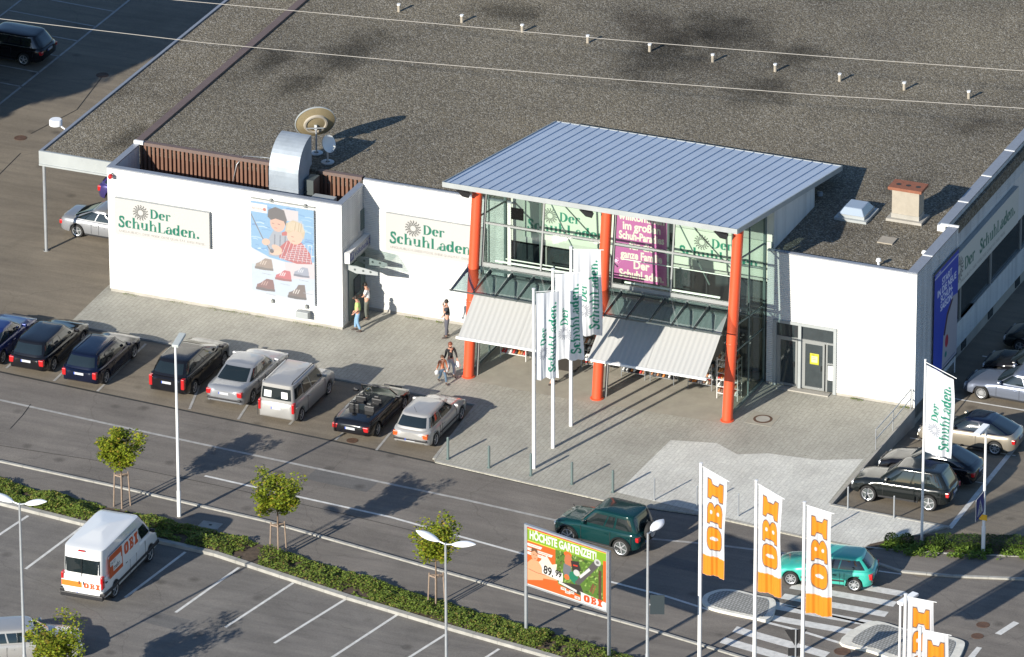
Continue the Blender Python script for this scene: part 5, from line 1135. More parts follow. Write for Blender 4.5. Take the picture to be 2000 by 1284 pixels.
lot('parked_car', 'black car standing in full shade just behind the blue-grey car', 'sedan', 'black', 22.5, 10.9, 4.7, 1.84, 1.45, dict(side=two), 5)
lot('parked_car', 'dark car in deep shade, the farthest on the right edge', 'sedan', 'black2', 22.4, 14.0, 4.7, 1.84, 1.45, dict(side=two), 5)
# left yard
make_car('parked_car', 'black estate with chrome window trim in the shade at the upper left', 'wagon', 'black', -34.95, 25.95, math.pi-.03, 4.9, 1.86, 1.5, RZ, 0, dict(side=four, tail=(.15,.14,0), chrome=True), 'cars in the far left yard')
make_car('parked_car', 'dark red-tailed car only just inside the left edge, nearer than the black estate', 'wagon', 'black2', -35.9, 21.6, math.pi-.03, 4.7, 1.84, 1.5, RZ, 0, dict(side=two), 'cars in the far left yard')
cc_ = make_car('parked_coupe', 'silver coupe standing under the carport, cut off by the white wing', 'coupe', 'silver', -21.0, 8.3, .0, 4.6, 1.84, 1.42, RZ, 0, dict(side=two, tail=(.1,.15,0)), None)
make_car('parked_car', 'violet-blue car with red tail light deeper under the carport', 'hatch', 'violet', -21.1, 12.25, .0, 4.3, 1.80, 1.48, RZ, 0, dict(side=two, tail=(.15,.2,0)), None)
# ================================================================== PEOPLE
def skin(name, nodes, edges, mt, sub=1, extra=None, parent=None):
    ids = list(nodes); ix = {k: i for i, k in enumerate(ids)}
    me = bpy.data.meshes.new(name); me.from_pydata([nodes[k][0] for k in ids], [(ix[a], ix[b]) for a, b in edges], []); me.update()
    o = bpy.data.objects.new(name, me); COL.objects.link(o)
    sk = o.modifiers.new('skin', 'SKIN'); sk.use_smooth_shade = True
    for i, k in enumerate(ids):
        r_ = nodes[k][1]; r_ = r_ if isinstance(r_, tuple) else (r_, r_)
        me.skin_vertices[0].data[i].radius = r_; me.skin_vertices[0].data[i].use_root = (i == 0)
    ss = o.modifiers.new('sub', 'SUBSURF'); ss.levels = ss.render_levels = sub
    dg = bpy.context.evaluated_depsgraph_get(); dg.update(); m2 = bpy.data.meshes.new_from_object(o.evaluated_get(dg)); o.modifiers.clear()
    if extra:
        V_ = [tuple(v.co) for v in m2.vertices]; F_ = [tuple(p.vertices) for p in m2.polygons]; off = len(V_)
        m3 = bpy.data.meshes.new(name); m3.from_pydata(V_+[tuple(v) for v in extra.v], [], F_+[tuple(i+off for i in f) for f in extra.f]); m2 = m3
    m2.materials.clear(); m2.materials.append(mt); m2.shade_smooth(); m2.name = name; o.data = m2
    if parent: o.parent = parent
    return o
def person(label, x, y, z, head, k, top, legs, hair, P, hairlen=0, top_mat=None, leg_mat=None, short=True, extra_fn=None, legs_only=False, skirt=False):
    r = empty('person', (x, y, z), head, label, 'person'); r.scale = (k, k, k)
    J = dict(pel=(0,0,.93), chest=(.0,0,1.32), neck=(.0,0,1.50), head=(.03,0,1.66),
             shl=(0,.19,1.43), shr=(0,-.19,1.43), ell=(-.02,.25,1.15), elr=(-.02,-.25,1.15), wrl=(.06,.25,.92), wrr=(.06,-.25,.92),
             hipl=(0,.095,.88), hipr=(0,-.095,.88), knl=(.03,.11,.49), knr=(.03,-.11,.49), anl=(0,.11,.09), anr=(0,-.11,.09))
    J.update(P); g_ = lambda a: Vector(J[a]); mid = lambda a, b, t: tuple(g_(a).lerp(g_(b), t))
    nd = {'pel': (J['pel'], (.13,.10)), 'waist': (mid('pel','chest',.45), (.125,.095)), 'chest': (J['chest'], (.145,.105)), 'up': (mid('chest','neck',.6), (.10,.08)), 'neck': (J['neck'], .05), 'jaw': (mid('neck','head',.5), (.062,.066)), 'head': (J['head'], (.078,.095)), 'top': (tuple(g_('head')+Vector((-.005,0,.085))), (.058,.07))}
    ed = [('pel','waist'),('waist','chest'),('chest','up'),('up','neck'),('neck','jaw'),('jaw','head'),('head','top')]
    for s in 'lr':
        nd['sh'+s] = (J['sh'+s], .055); nd['el'+s] = (J['el'+s], .038); nd['wr'+s] = (J['wr'+s], .024); ed += [('up','sh'+s),('sh'+s,'el'+s),('el'+s,'wr'+s)]
        nd['hip'+s] = (J['hip'+s], .085); nd['kn'+s] = (J['kn'+s], .055); nd['cf'+s] = (mid('kn'+s,'an'+s,.35), .052); nd['an'+s] = (J['an'+s], .034); ed += [('pel','hip'+s),('hip'+s,'kn'+s),('kn'+s,'cf'+s),('cf'+s,'an'+s)]
    ex = MB(); h = g_('head')
    ex.tube([h+Vector((.085,0,.02)), h+Vector((.118,0,-.022)), h+Vector((.09,0,-.03))], [.008,.016,.01], 6)
    for s in (1,-1): ex.tube([h+Vector((0,s*.074,.02)), h+Vector((-.01,s*.092,.0)), h+Vector((0,s*.076,-.035))], [.012,.016,.01], 6)
    for s in 'lr':
        d = (g_('wr'+s)-g_('el'+s)).normalized(); w = g_('wr'+s); sd_ = d.cross(Vector((0,0,1))); sd_ = sd_.normalized() if sd_.length > .1 else Vector((1,0,0)); nn = sd_.cross(d)
        ex.tube([w, w+d*.04, w+d*.09], [.022,.036,.034], 8)
        for i, (off, ln) in enumerate(((-.03,.065),(-.01,.08),(.01,.075),(.03,.06))):
            b = w+d*.085+sd_*off; ex.tube([b, b+d*ln*.5+nn*.008, b+d*ln*.85+nn*.028], [.0095,.0085,.007], 6)
        b = w+d*.03+sd_*.03; ex.tube([b, b+sd_*.028+d*.03, b+sd_*.034+d*.055+nn*.012], [.012,.011,.008], 6)
    skin('body', nd, ed, M['skin'], 1, ex, r)
    f = MB()
    for s in (1,-1):
        f.lathe([(0,-.006),(.011,-.006)], (0,0,0), 8, 'x'); f.v[-16:] = [(p[0]+h.x+.099, p[1]+h.y+s*.03, p[2]+h.z+.018) for p in f.v[-16:]]
    f.box(h.x+.088, h.x+.097, h.y-.022, h.y+.022, h.z-.062, h.z-.054); f.build('face_features', mat('face_dark', (.12,.03,.025), .5), r)
    if top_mat:
        t = {'w': (mid('pel','chest',.02), (.155,.122)), 'w2': (mid('pel','chest',.5), (.15,.115)), 'c': (J['chest'], (.168,.125)), 'u': (mid('chest','neck',.55), (.125,.098)), 'n': (mid('chest','neck',.82), (.075,.075))}; te = [('w','w2'),('w2','c'),('c','u'),('u','n')]
        for s in 'lr':
            t['s'+s] = (J['sh'+s], .078); te.append(('u','s'+s)); e_ = mid('sh'+s,'el'+s,.62) if short else J['el'+s]; t['e'+s] = (e_, .062 if short else .052); te.append(('s'+s,'e'+s))
            if not short: t['h'+s] = (mid('el'+s,'wr'+s,.92), .04); te.append(('e'+s,'h'+s))
        skin('shirt' if short else 'jacket', t, te, top_mat, 1, None, r)
    if leg_mat:
        t = {'w': (tuple(g_('pel')+Vector((0,0,.06))), (.14,.11)), 'p': (tuple(g_('pel')), (.15,.12))}; te = [('w','p')]
        for s in 'lr':
            t['h'+s] = (tuple(g_('hip'+s)+Vector((0,0,-.06))), .105); t['k'+s] = (J['kn'+s], .078); t['a'+s] = (tuple(g_('an'+s)+Vector((0,0,.03))), .066); te += [('p','h'+s),('h'+s,'k'+s),('k'+s,'a'+s)]
        skin('trousers', t, te, leg_mat, 1, None, r)
    if skirt:
        b = MB(); p = g_('pel'); b.lathe([(.15,.12),(.17,0),(.20,-.3),(.22,-.45)], p, 18); b.build('skirt', skirt, r, True)
    sh = MB()
    for s in 'lr':
        p = g_('an'+s); sh.tube([p+Vector((-.07,0,-.045)), p+Vector((0,0,-.04)), p+Vector((.10,0,-.05)), p+Vector((.18,0,-.06))], [.04,.05,.045,.028], 8)
    sh.build('shoes', mat('shoe_'+label[:6], P.get('shoe', (.05,.04,.035)) if False else (.06,.045,.04), .6), r, True)
    b = MB(); rings = []
    for i in range(7):
        a_ = math.pi*.58*i/6; rings.append((.094*math.sin(a_)+.004, .118*math.cos(a_)))
    b.lathe(rings, (h.x-.018, h.y, h.z+.025), 16)
    if hairlen: b.tube([h+Vector((-.05,0,.06)), h+Vector((-.085,0,-.06)), h+Vector((-.09,0,-.06-hairlen))], [.09,.085,.04], 10)
    b.build('hair', hair, r, True)
    if extra_fn: extra_fn(r, J)
    return r
HB = mat('hair_dark', (.02,.014,.010), .6); HR = mat('hair_auburn', (.17,.045,.02), .55); HBR = mat('hair_brown', (.09,.045,.02), .6)
cl = lambda n, c: mat('cloth_'+n, c, .85, var=.12, vscale=9, bump=.3, bscale=30)
x, y = G(699,647)
person('man in lime green shirt and light blue jeans beside the wing corner', x, y, .0, rad(-160), .98, None, None, HB, dict(head=(.09,0,1.63), wrl=(.16,.18,.95), wrr=(.14,-.22,.93), anl=(-.12,.11,.09), knl=(.02,.11,.5), anr=(.12,-.11,.09), knr=(.1,-.11,.5)), 0, cl('lime', (.40,.56,.18)), cl('jeans', (.20,.34,.50)))
x, y = G(703,636)
person('person in white shirt standing at the cash machine in the shade', x+.02, y+.75, .0, rad(-170), 1.0, None, None, HB, dict(head=(.08,0,1.64), wrr=(.3,-.15,1.1), elr=(.12,-.24,1.18), wrl=(.28,.12,1.1), ell=(.1,.24,1.18)), 0, cl('white', (.75,.75,.76)), cl('khaki', (.12,.13,.11)))
def phone(r, J):
    b = MB(); p = Vector(J['wrl'])+Vector((.02,-.02,.07)); b.box(p.x-.02, p.x+.01, p.y-.01, p.y+.02, p.z, p.z+.13); b.build('phone', M['black_plastic'], r)
x, y = G(873,659)
person('man in dark short-sleeved shirt and grey trousers holding a hand to his face', x, y, 0, rad(-150), 1.02, None, None, HB, dict(ell=(.16,.22,1.22), wrl=(.16,.12,1.50), elr=(-.02,-.25,1.15), wrr=(.12,-.2,.96), anl=(.05,.12,.09), anr=(-.05,-.12,.09)), 0, cl('charcoal', (.035,.04,.05)), cl('grey', (.09,.09,.11)), True, phone)
x, y = G(880,736)
def bag(r, J):
    b = MB(); p = Vector(J['wrl']); b.tube([p+Vector((.02,.0,-.10)), p+Vector((.02,.01,-.16)), p+Vector((0,.03,-.36)), p+Vector((0,.03,-.46))], [.01,.09,.14,.11], 10); b.build('shopping_bag', M['white'], r, True)
person('woman with auburn hair, black top and pale trousers walking to the entrance', x, y, 0, rad(-40), .93, None, None, HR, dict(wrl=(.22,.24,.98), ell=(.08,.26,1.15), wrr=(-.1,-.28,.95), anl=(.20,.08,.12), knl=(.17,.1,.52), anr=(-.22,-.08,.14), knr=(.02,-.1,.5)), .2, cl('black', (.018,.018,.02)), cl('pale', (.45,.45,.47)), False, bag)
x, y = G(864,749)
def cbag(r, J):
    b = MB(); p = Vector(J['wrr']); b.tube([p+Vector((.02,0,-.08)), p+Vector((0,0,-.2)), p+Vector((0,0,-.36))], [.02,.14,.12], 10); b.build('carrier_bag', M['white'], r, True)
person('child in orange top and jeans striding beside the woman', x, y, 0, rad(-40), .76, None, None, HBR, dict(anl=(.34,.09,.12), knl=(.24,.1,.52), anr=(-.32,-.08,.16), knr=(-.02,-.1,.5), wrl=(.2,.24,.98), ell=(.06,.26,1.15), wrr=(-.12,-.28,.95)), .06, cl('orange', (.48,.15,.07)), cl('denim', (.09,.14,.20)), False, cbag)
x, y = G(1078,752)
person('person in dark skirt mostly hidden behind the middle and nearest white flags', x, y, 0, rad(60), .96, None, None, HB, dict(anl=(.2,.09,.12), anr=(-.18,-.09,.14)), .1, cl('dark', (.04,.035,.04)), None, False, None, skirt=cl('skirt', (.04,.035,.03)))
# ================================================================== STREET FURNITURE
def lamp_post(px, py, top, label, kind, dirs, grp=None, r0=.085, m_='galv'):
    x, y = G(px, py); r = empty('street_lamp', (x, y, 0), 0, label, 'street lamp', grp); a = MB(); a.tube([(0,0,RZ),(0,0,1.2),(0,0,1.25),(0,0,top)], [r0,r0,r0*.8,r0*.55], 12); a.build('pole', M[m_], r, 40)
    for (dx_, dy_, dz_, ln) in dirs:
        d = Vector((dx_,dy_,dz_)).normalized(); p = Vector((0,0,top-.05)); a = MB(); a.tube([p, p+d*.35], .03, 8); a.build('arm', M[m_], r)
        a = MB(); s = p+d*.3
        if kind == 'oval':
            rr = [.07,.17,.22,.235,.215,.14,.03]; n_ = 16; U = d.cross(Vector((0,0,1))).normalized(); Wv = U.cross(d)
            vs = []
            for i, q in enumerate(rr):
                c = s+d*ln*i/6
                for j in range(n_): an = 2*math.pi*j/n_; vs.append(c+U*math.cos(an)*q+Wv*math.sin(an)*q*(.55 if math.sin(an) > 0 else .38))
            a.add(vs, [(i*n_+j, i*n_+(j+1)%n_, (i+1)*n_+(j+1)%n_, (i+1)*n_+j) for i in range(6) for j in range(n_)]+[tuple(reversed(range(n_))), tuple(6*n_+j for j in range(n_))]); a.build('lamp_head', M['lamp'], r, 50)
        else:
            a.obox(p+d*-.05, p+d*ln, .30, .13); a.build('lamp_head', M['lamp'] if kind == 'box' else M['lampgrey'], r, bevel=.03)
    return r
lamp_post(350, 1010, 7.95, 'single street lamp with grey box head, on a white pole between the young trees', 'boxg', [(-.1,1,.15,.95)], m_='pole')
lamp_post(49, 1331, 7.95, 'twin-headed white lamp at the far left, left of the delivery van', 'oval', [(-1,.05,.18,1.0),(1,-.05,.30,1.0)], 'twin-headed car park lamps')
lamp_post(873, 1475, 9.3, 'twin-headed white lamp in front of the third young tree', 'oval', [(-1,.0,.30,1.0),(1,.0,.18,1.0)], 'twin-headed car park lamps')
lamp_post(1264, 1330, 6.6, 'single-headed lamp just right of the billboard', 'oval', [(.15,1,.12,.95)])
lamp_post(1752, 1527, 7.85, 'lamp with square white head behind the lower right hardware-store flags', 'box', [(.3,1,.05,1.0)], m_='pole')
lpR = lamp_post(1920, 1080, 5.9, 'white lamp pole with slanting box head rising from the hedge at the right', 'box', [(-.1,-1,-.05,.95)], m_='pole')
x, y = G(1920,1080); r = empty('crossing_sign', (x, y, 1.95), math.pi/2, 'blue pedestrian crossing sign on the lamp pole at the right', 'sign')
A_ = Art(.95, .95, .012, (24,44,150)); A_.poly([(.12,.12),(.83,.12),(.475,.80)], (225,228,235)); A_.ell(.47,.56,.05,.05,(20,20,24)); A_.line([(.47,.5),(.46,.34)], .07, (20,20,24)); A_.line([(.46,.36),(.36,.18)], .04, (20,20,24)); A_.line([(.46,.36),(.56,.18)], .04, (20,20,24)); A_.line([(.36,.42),(.58,.46)], .035, (20,20,24)); A_.line([(.22,.16),(.72,.16)], .02, (20,20,24))
A_.mesh('face', lambda u, v: (u-1.1, -.04, v), M['print'], r); a = MB(); a.box(-1.12, -.13, -.035, -.0, -.02, .97); a.build('panel', M['galv'], r); a = MB(); a.box(-.2, .12, .0, .04, .1, .2); a.build('bracket', M['galv'], r)
a = MB(); a.box(-.17, .17, -.10, -.08, 1.55, 1.80); a.box(-.1, .1, -.08, .0, 1.6, 1.7); o = a.build('number_tag', mat('yellow_tag', (.75,.42,.02), .5)); o.location = (x, y, 0); tag(o, 'small yellow plate on the lamp pole below the crossing sign', 'plate')
x, y = G(1264,1330); r = empty('traffic_sign', (x, y, 3.0), rad(20), 'dark back of a square traffic sign on the lamp pole right of the billboard', 'sign'); a = MB(); a.box(.1, .68, -.015, .015, .0, .85); a.build('panel', M['arm'], r); a = MB(); a.box(0, .12, -.02, .02, .4, .46); a.build('bracket', M['galv'], r)
x, y = G(1553,1345); r = empty('yield_sign', (x, y, 0), rad(25), 'dark back of a triangular give-way sign at the bottom edge between two flagpoles', 'sign'); a = MB(); a.tube([(0,0,RZ),(0,0,2.65)], .035, 8); a.build('post', M['galv'], r); a = MB(); a.add([(-.45,.03,2.62),(.45,.03,2.62),(0,.03,1.85),(-.45,.06,2.62),(.45,.06,2.62),(0,.06,1.85)], [(0,2,1),(3,4,5),(0,1,4,3),(1,2,5,4),(2,0,3,5)]); a.build('panel', M['black_plastic'], r); a = MB(); a.box(-.3,.3,.03,.06,1.45,1.8); a.build('lower_panel', M['black_plastic'], r)
# bollards
BL = [(875,897),(955,914),(1037,929),(1117,946),(1197,962),(1278,977),(1361,993),(1442,1008),(1607,1040),(1656,994),(1746,1012)]
bl = ['bollard at the corner of the last parking bay','green-grey bollard, second from the corner of the parking bays','green-grey bollard just left of the nearest white flagpole','green-grey bollard just right of the nearest white flagpole','green-grey bollard beside the pale paving corner above the dark green car',
      'thin bollard above the spare wheel of the dark green car','thin bollard beside the leftmost hardware-store flag','thin bollard between the two leftmost hardware-store flags','thin bollard partly behind the flag over the turquoise car','metal bollard in front of the black off-roader\'s front wheel','metal bollard before the middle of the black off-roader']
for i, (p, l) in enumerate(zip(BL, bl)):
    x, y = G(*p); rr = .058 if i < 5 else .036; a = MB(); a.tube([(0,0,-.03),(0,0,1.0)], rr, 14); a.lathe([(rr,1.0),(rr*.8,1.03),(0,1.04)], (0,0,0), 14); a.lathe([(rr*1.6,0),(rr*1.6,.02),(rr,.025)], (0,0,0), 14)
    o = a.build('bollard', M['green_grey'] if i < 5 else M['galv'], None, 40); o.location = (x, y, 0); tag(o, l, 'bollard', 'bollards along the paved forecourt')
# ramp railing
r = empty('handrail', (19.0,-.4,0), 0, 'thin metal handrail at the edge of the raised paving by the right corner', 'railing')
for p in [(.05,0),(.08,2.1),(.05,4.45)]: a = MB(); a.tube([(p[0],p[1],0),(p[0],p[1],.95)], .024, 8); a.build('post', M['galv'], r)
a = MB()
for z in (.95,.5): a.tube([(.05,0,z),(.08,2.1,z),(.05,4.45,z)], .022, 8)
a.build('rail', M['galv'], r)
# entrance mats and shoe racks
a = MB(); a.box(-.95,.95,-.65,.65,0,.02); o = a.build('door_mat', M['rubbermat']); o.location = (3.2,2.75,.006); tag(o, 'dark brown mat on the slab behind the white flags', 'mat')
rack_l = ['shoe rack just inside the left red column under the left awning','low shoe rack seen between the white flags and the middle red column','shoe rack just right of the middle red column','shoe rack under the middle of the right awning','shoe rack under the right half of the right awning','tall shoe rack hard against the right red column']
SHC = [(.55,.05,.04),(.75,.75,.72),(.05,.05,.05),(.42,.2,.1),(.7,.25,.06),(.65,.6,.5),(.2,.12,.08),(.8,.78,.75)]
shm = [mat('shoe_colour_%d' % i, c, .5) for i, c in enumerate(SHC)]
for i, (rx, ry, ww, hh, l) in enumerate([(1.15,2.6,1.2,1.75,0),(4.9,2.9,1.3,1.5,1),(6.75,2.75,1.1,1.25,2),(8.1,2.75,1.1,1.25,3),(9.85,2.8,1.1,1.25,4),(11.35,2.2,.95,1.95,5)]):
    r = empty('shoe_rack', (rx, ry, .006), 0, rack_l[l], 'shoe rack', 'shoe racks in the open entrance'); fr = MB(); sh = MB(); nsh = int(hh/.32)
    for sx in (-ww/2, ww/2):
        for sy in (-.25,.25): fr.tube([(sx,sy,0),(sx,sy,hh)], .018, 6)
    for k in range(nsh):
        z = .25+k*.32; fr.box(-ww/2, ww/2, -.26, .26, z, z+.02)
        for q in range(int(ww/.13)):
            xx = -ww/2+.08+q*.13+random.uniform(-.015,.015); lift = random.uniform(.0,.05)
            for yy in (-.14,.12): sh.tube([(xx,yy-.12,z+.05+lift),(xx+.01,yy-.02,z+.07+lift),(xx,yy+.10,z+.11+lift)], [.036,.06,.052], 6, mi=random.randrange(8))
    fr.build('frame', M['white'] if i in (0,5) else M['galv'], r); o = sh.build('shoes', shm, r, True); tag(o, kind='stuff')
# dishes
def dish(name, label, px, py, z0, h, R_, nrm, mt, lnb, cat_='satellite dish'):
    x, y = G(px, py, z0); r = empty(name, (x, y, z0), 0, label, cat_); n_ = Vector(nrm).normalized(); q = n_.to_track_quat('Z', 'Y')
    a = MB(); a.tube([(0,0,0),(0,0,h)], .045, 10); a.lathe([(.3,0),(.3,.05),(.1,.06)], (0,0,0), 12); a.build('mast', M['galv'], r, 40)
    a = MB(); pr = [(0,-.16*R_)]+[(R_*t, R_*(-.16+.20*t*t)) for t in (.2,.35,.5,.52,.6,.75,.9,.97,1.0)]; a.lathe(pr+[(R_*1.0,R_*.01),(R_*.5,-.17*R_),(0,-.21*R_)], (0,0,0), 36); c = Vector((0,0,h))+n_*.22*R_+Vector((0,0,.12))
    a.v = [tuple(q @ Vector(v)+c) for v in a.v]; b_ = a.build('reflector', mt, r, 40)
    a = MB(); a.lathe([(R_*.985,R_*.02),(R_*1.02,R_*.055),(R_*1.03,R_*.0),(R_*.99,-.02)], (0,0,0), 36); a.v = [tuple(q @ Vector(v)+c) for v in a.v]; a.build('rim', M['pale_trim'], r, 40)
    if lnb:
        a = MB(); e = c+q @ Vector((0,-R_*.5*1,R_*.9)); a.tube([c+q @ Vector((0,-R_*.95,0)), e], .015, 6); a.tube([e, e+(c-e).normalized()*.12], .04, 8); a.build('feed_arm', M['pale_trim'], r)
    else:
        a = MB(); a.lathe([(R_*.46,-.17*R_),(R_*.50,-.22*R_),(R_*.58,-.21*R_),(R_*.62,-.12*R_)], (0,0,0), 36); a.v = [tuple(q @ Vector(v)+c) for v in a.v]; a.build('ring', M['render'], r, 40)
        a = MB(); a.obox((0,0,h-.1), tuple(c-n_*.17), .12, .12); a.obox((-.35,-.3,h+.02), (.35,.05,h+.02), .05, .05); a.build('bracket', M['galv'], r)
    return r
dish('satellite_dish', 'large ochre dish with a white rim on a mast behind the curved duct', 618, 300, ZR, 1.25, .90, (-.52,.76,.38), M['ochre'], False)
dish('satellite_dish', 'small white dish with a feed arm in front of the large ochre dish', 640, 318, ZR, .78, .40, (.875,-.285,.38), M['white'], True)
a = MB(); P = [G(418,340,4.8)]
a.tube([(-13.6,5.36,4.9),(-13.4,5.36,5.8),(-13.1,5.5,6.2),(-12.2,5.8,6.15),(-11.2,5.9,6.15)], .02, 6); tag(a.build('cable', M['galv'], None, True), 'thin pale cable climbing the brown cladding to the duct', 'cable')
# overhead wires
def onplane(px, py, yc):
    d = fw*F_PX + rt*(px-1000) - up*(py-642); t = (yc-CAMP.y)/d.y; q = CAMP+d*t; return tuple(q)
for pts, l in (([(-300,10),(0,37),(400,84),(800,121),(1200,155),(1600,186),(2000,212),(2300,228)], 'pale overhead wire crossing the whole roof, the lower of two'), ([(100,-36),(340,0),(800,42),(1200,78),(1600,110),(2000,139),(2300,158)], 'pale overhead wire near the top edge, the upper of two')):
    a = MB(); a.tube([onplane(px, py, -1.0) for px, py in pts], .014, 6); tag(a.build('overhead_wire', M['galv'] if 0 else mat('wire_'+l[-5:].strip(), (.34,.32,.29), .5), None, True), l, 'wire', 'overhead wires')
# ================================================================== VEGETATION
def leaves(mb, pts, size, flat=.3, rn=random):
    for p in pts:
        a = rn.uniform(0, 6.283); t = rn.gauss(0, .9); s = size*rn.uniform(.6, 1.3)
        u = Vector((math.cos(a), math.sin(a), rn.uniform(-.5,.5))).normalized(); v = u.cross(Vector((rn.uniform(-1,1), rn.uniform(-1,1), 1+flat))).normalized()
        p = Vector(p); mb.add([p-u*s*.5, p+v*s*.38, p+u*s*.5, p-v*s*.38], [(0,1,2,3)])
def tree(px, py, label, hc, rx, rz_, seed, n=5200, stake=True, size=.125, xy=None, trunk_r=.045, grp='young trees in the planting strip'):
    rn = random.Random(seed); x, y = xy if xy else G(px, py); r = empty('young_tree' if stake else 'tall_tree', (x, y, 0), rn.uniform(0,6), label, 'tree', grp)
    a = MB(); a.tube([(0,0,0),(.02,0,hc*.45),(0,.02,hc*.8),(.02,0,hc+rz_*.6)], [trunk_r,trunk_r*.85,trunk_r*.7,trunk_r*.3], 8)
    tips = []
    for k in range(9):
        an = k*2.4+rn.uniform(-.3,.3); z0 = hc-rz_*.75+k*.09*rz_; ln = rn.uniform(.6,.92); e = Vector((math.cos(an)*rx*ln, math.sin(an)*rx*ln, z0+rz_*rn.uniform(.4,1.1)))
        a.tube([(0,0,z0), tuple(Vector((0,0,z0)).lerp(e, .5)+Vector((0,0,.08*rz_))), tuple(e)], [trunk_r*.5,trunk_r*.32,trunk_r*.12], 5); tips.append(e)
    a.build('trunk', M['bark'], r, True)
    cl_ = [(t_, rn.uniform(.28,.45)) for t_ in tips]
    cl_ += [(Vector((0,0,hc)), .62)]*5
    for _ in range(26):
        d = Vector((rn.gauss(0,1), rn.gauss(0,1), rn.gauss(0,1))).normalized(); q = rn.uniform(.45,.82); cl_.append((Vector((d.x*rx*q, d.y*rx*q, hc+d.z*rz_*q)), rn.uniform(.22,.42)))
    pts = []
    for _ in range(n):
        c, s = rn.choice(cl_); d = Vector((rn.gauss(0,1), rn.gauss(0,1), rn.gauss(0,1))).normalized()*rn.random()**.45; pts.append(c+Vector((d.x*s*rx, d.y*s*rx, d.z*s*rz_*.85)))
    b = MB(); leaves(b, pts, size, .3, rn); b.build('crown', M['leaf'], r)
    if stake:
        s = empty('tree_stake_frame', (x, y, 0), rn.uniform(-.2,.2), 'wooden stake frame around the %s' % ' '.join(label.replace('young ', '').split()[:9]).rstrip(','), 'tree stakes', 'stake frames of the young trees')
        P3 = [(-.32,-.12),(.08,-.26),(.34,.14)]
        for p in P3: a = MB(); a.tube([(p[0],p[1],0),(p[0]*.8,p[1]*.8,1.62)], .034, 8); a.build('stake', M['stake'], s)
        a = MB()
        for i in range(3): p, q = P3[i], P3[(i+1)%3]; a.obox((p[0]*.82,p[1]*.82,1.5), (q[0]*.82,q[1]*.82,1.5), .03, .07)
        a.build('crossbar', M['stake'], s)
        a = MB(); a.tube([(P3[0][0]*.8,P3[0][1]*.8,1.42),(0,0,1.46),(P3[2][0]*.8,P3[2][1]*.8,1.42)], .02, 5); a.build('tie', M['rubber'], s)
    return r
tree(238, 990, 'young yellow-green tree left of the single street lamp', 2.65, 1.02, .92, 1)
tree(543, 1088, 'young round tree in the middle of the strip, between the two lamps', 2.85, 1.12, 1.02, 2)
tree(852, 1188, 'young reddish-tinged tree behind the twin lamp', 2.95, .98, 1.05, 3)
tree(110, 1385, 'young tree at the bottom left before the pale estate', 2.8, 1.2, 1.1, 4, 4800)
# tall trees outside the frame that shade the upper left yard
for i, (x, y, h_, r_) in enumerate([(-47,-1,9.5,3.6),(-42.3,2,9.6,3.6),(-40.5,7.5,9.4,3.4),(-39,13,8.8,3.2),(-45,7,11,4.4),(-44,15,10,4.4),(-52,6,11,4.5),(-38.2,18,8.5,3.2),(-50,14,11,4.5),(-37.5,23,8,3.2),(-44,22,10,4.5)]):
    tree(0, 0, 'tall dense tree outside the left edge of the photo', h_-r_*.9, r_, r_*.9, 20+i, 3400, False, .8, (x, y), .2, 'tall trees left of the yard')
for i, (x, y, hc_, r_) in enumerate([(-43.0,-7.0,12,3.2),(-40.4,-2.2,12,3.2),(-38.6,2.0,12,3.2),(-36.6,5.8,12,3.1),(-35.4,7.4,14,3.0),(-38.5,5.0,14,3.4)]):
    tree(0, 0, 'tall dense tree outside the left edge of the photo', hc_, r_, 2.6, 40+i, 3400, False, .8, (x, y), .2, 'tall trees left of the yard')
# ground cover in the planting strip
def along(P, Q, s):
    n = len(P)-1; s = min(max(s, 0), .99999)*n; i = int(s); f = s-i
    return (Vector(P[i]).lerp(Vector(P[i+1]), f), Vector(Q[i]).lerp(Vector(Q[i+1]), f))
rn = random.Random(11); b = MB(); pts = []
from mathutils import noise
for _ in range(46000):
    s = rn.random(); A, Bq = along(offs(pk, .12), strip_top, s*.93); p = A.lerp(Bq, rn.random()**.9)
    if p.x < -20 or p.x > 20: continue
    nv = noise.noise(Vector((p.x*.75, p.y*.9, 3.1)))+.5*noise.noise(Vector((p.x*2.3, p.y*2.1, 7)))
    if -1.75 < p.x+ (p.y+20.5)*.2 < -.95 or 13.0 < p.x < 13.4: nv -= .8
    if nv < -.42: continue
    tt = ((p-A).length/max((Bq-A).length, .1)); hgt = max(.04, (.28+.42*nv)*(math.sin(math.pi*min(1, tt*.9+.08))**.6))
    pts.append((p.x, p.y, .04+hgt*rn.random()**.45))
leaves(b, pts, .10, .2, rn); tag(b.build('ground_cover', M['cover']), 'low green ground cover filling the planting strip', 'ground cover', kind='stuff')
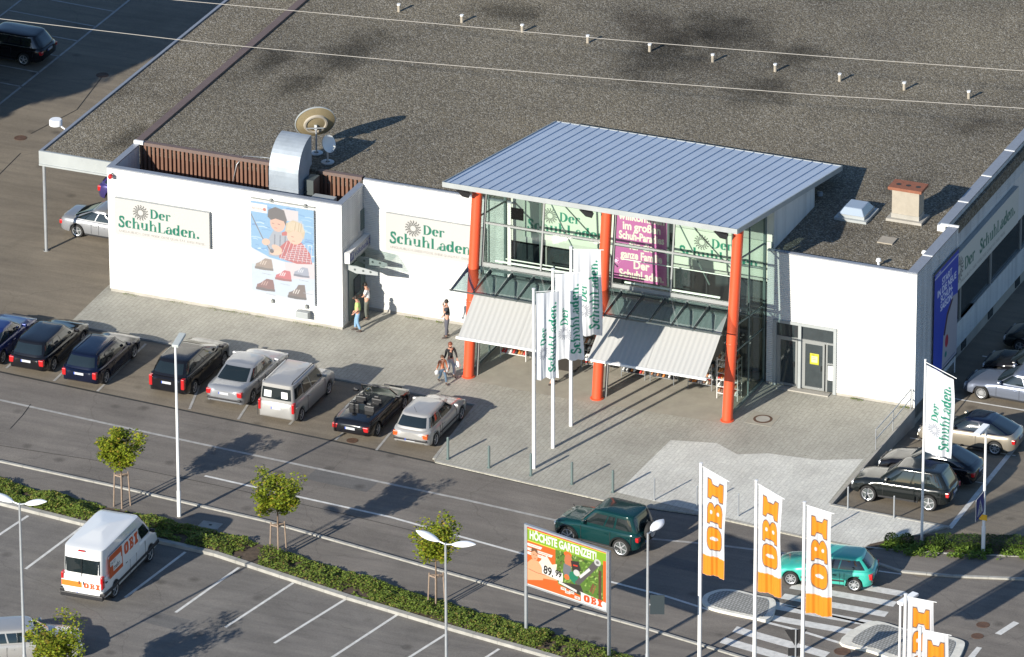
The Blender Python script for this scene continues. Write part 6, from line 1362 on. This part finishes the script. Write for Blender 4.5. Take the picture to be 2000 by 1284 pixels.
# right-hand bed: hedge, shrubs and low plants
def bush(px, py, rx, ry, rz_, label, n, seed, mt=M['hedge'], name='shrub', size=.07, box=False, grp=None):
    rn = random.Random(seed); x, y = G(px, py); b = MB(); pts = []
    for _ in range(n):
        if box: q = [rn.uniform(-1,1) for _ in range(3)]; k = rn.randrange(3); q[k] = math.copysign(1-abs(rn.gauss(0,.08)), q[k]); pts.append((q[0]*rx*(1+.02*math.sin(9*q[2])), q[1]*ry+.05*math.sin(q[0]*14), rz_+q[2]*rz_+.03*math.sin(q[0]*23)))
        else: d = Vector((rn.gauss(0,1), rn.gauss(0,1), rn.gauss(0,1))).normalized()*(1-abs(rn.gauss(0,.15))); pts.append((d.x*rx, d.y*ry, rz_*.9+d.z*rz_))
    leaves(b, pts, size, .3, rn); r = empty(name, (x, y, .0), 0, label, 'hedge' if box else 'shrub', grp); b.build('foliage', mt, r)
    a = MB(); a.tube([(0,0,0),(0,0,rz_)], .03, 6); a.build('stem', M['bark'], r); return r
h_ = bush(1925, 1072, 2.05, .30, .27, 'clipped dark green hedge running along the right-hand bed', 7500, 31, box=True, name='hedge'); h_.rotation_euler = (0,0,.33)
h_ = bush(2075, 1062, 1.4, .30, .27, 'end of the clipped hedge beyond the right edge of the photo', 3500, 35, box=True, name='hedge'); h_.rotation_euler = (0,0,.33)
bush(1741, 1062, .32, .32, .26, 'small round shrub at the left tip of the right-hand bed', 700, 32, grp='small shrubs in the right-hand bed'); bush(1770, 1064, .34, .32, .27, 'small shrub between the leftmost shrub and the thin flagpole', 700, 33, grp='small shrubs in the right-hand bed'); bush(1817, 1068, .27, .27, .26, 'small dark round shrub just right of the thin flagpole', 600, 34, grp='small shrubs in the right-hand bed')
b = MB(); pts = []
for _ in range(5200):
    px = rn.uniform(1700,2060); t_ = rn.random(); p = G(px, 1058+(px-1700)*.05+t_*26*min(1, (px-1692)/60.))
    if noise.noise(Vector((p[0]*1.6, p[1]*1.6, 1))) < -.10: continue
    pts.append((p[0], p[1], .02+.2*rn.random()))
leaves(b, pts, .11, .2, rn); tag(b.build('bed_plants', M['sage']), 'low bright green plants in front of the hedge', 'bed plants', kind='stuff')
# weeds at the foot of the walls
b = MB(); pts = []
for (x0, x1, y_) in ((-18.2,-7.2,2.36),(-5,-.8,4.78),(15.7,19,4.08)):
    for _ in range(500):
        x = rn.uniform(x0, x1)
        if noise.noise(Vector((x*1.3, y_, 5))) > .05: pts.append((x, y_-abs(rn.gauss(0,.05)), .02+.07*rn.random()))
leaves(b, pts, .05, .2, rn); tag(b.build('weeds', M['cover']), 'sparse weeds along the foot of the white walls', 'weeds', kind='stuff')
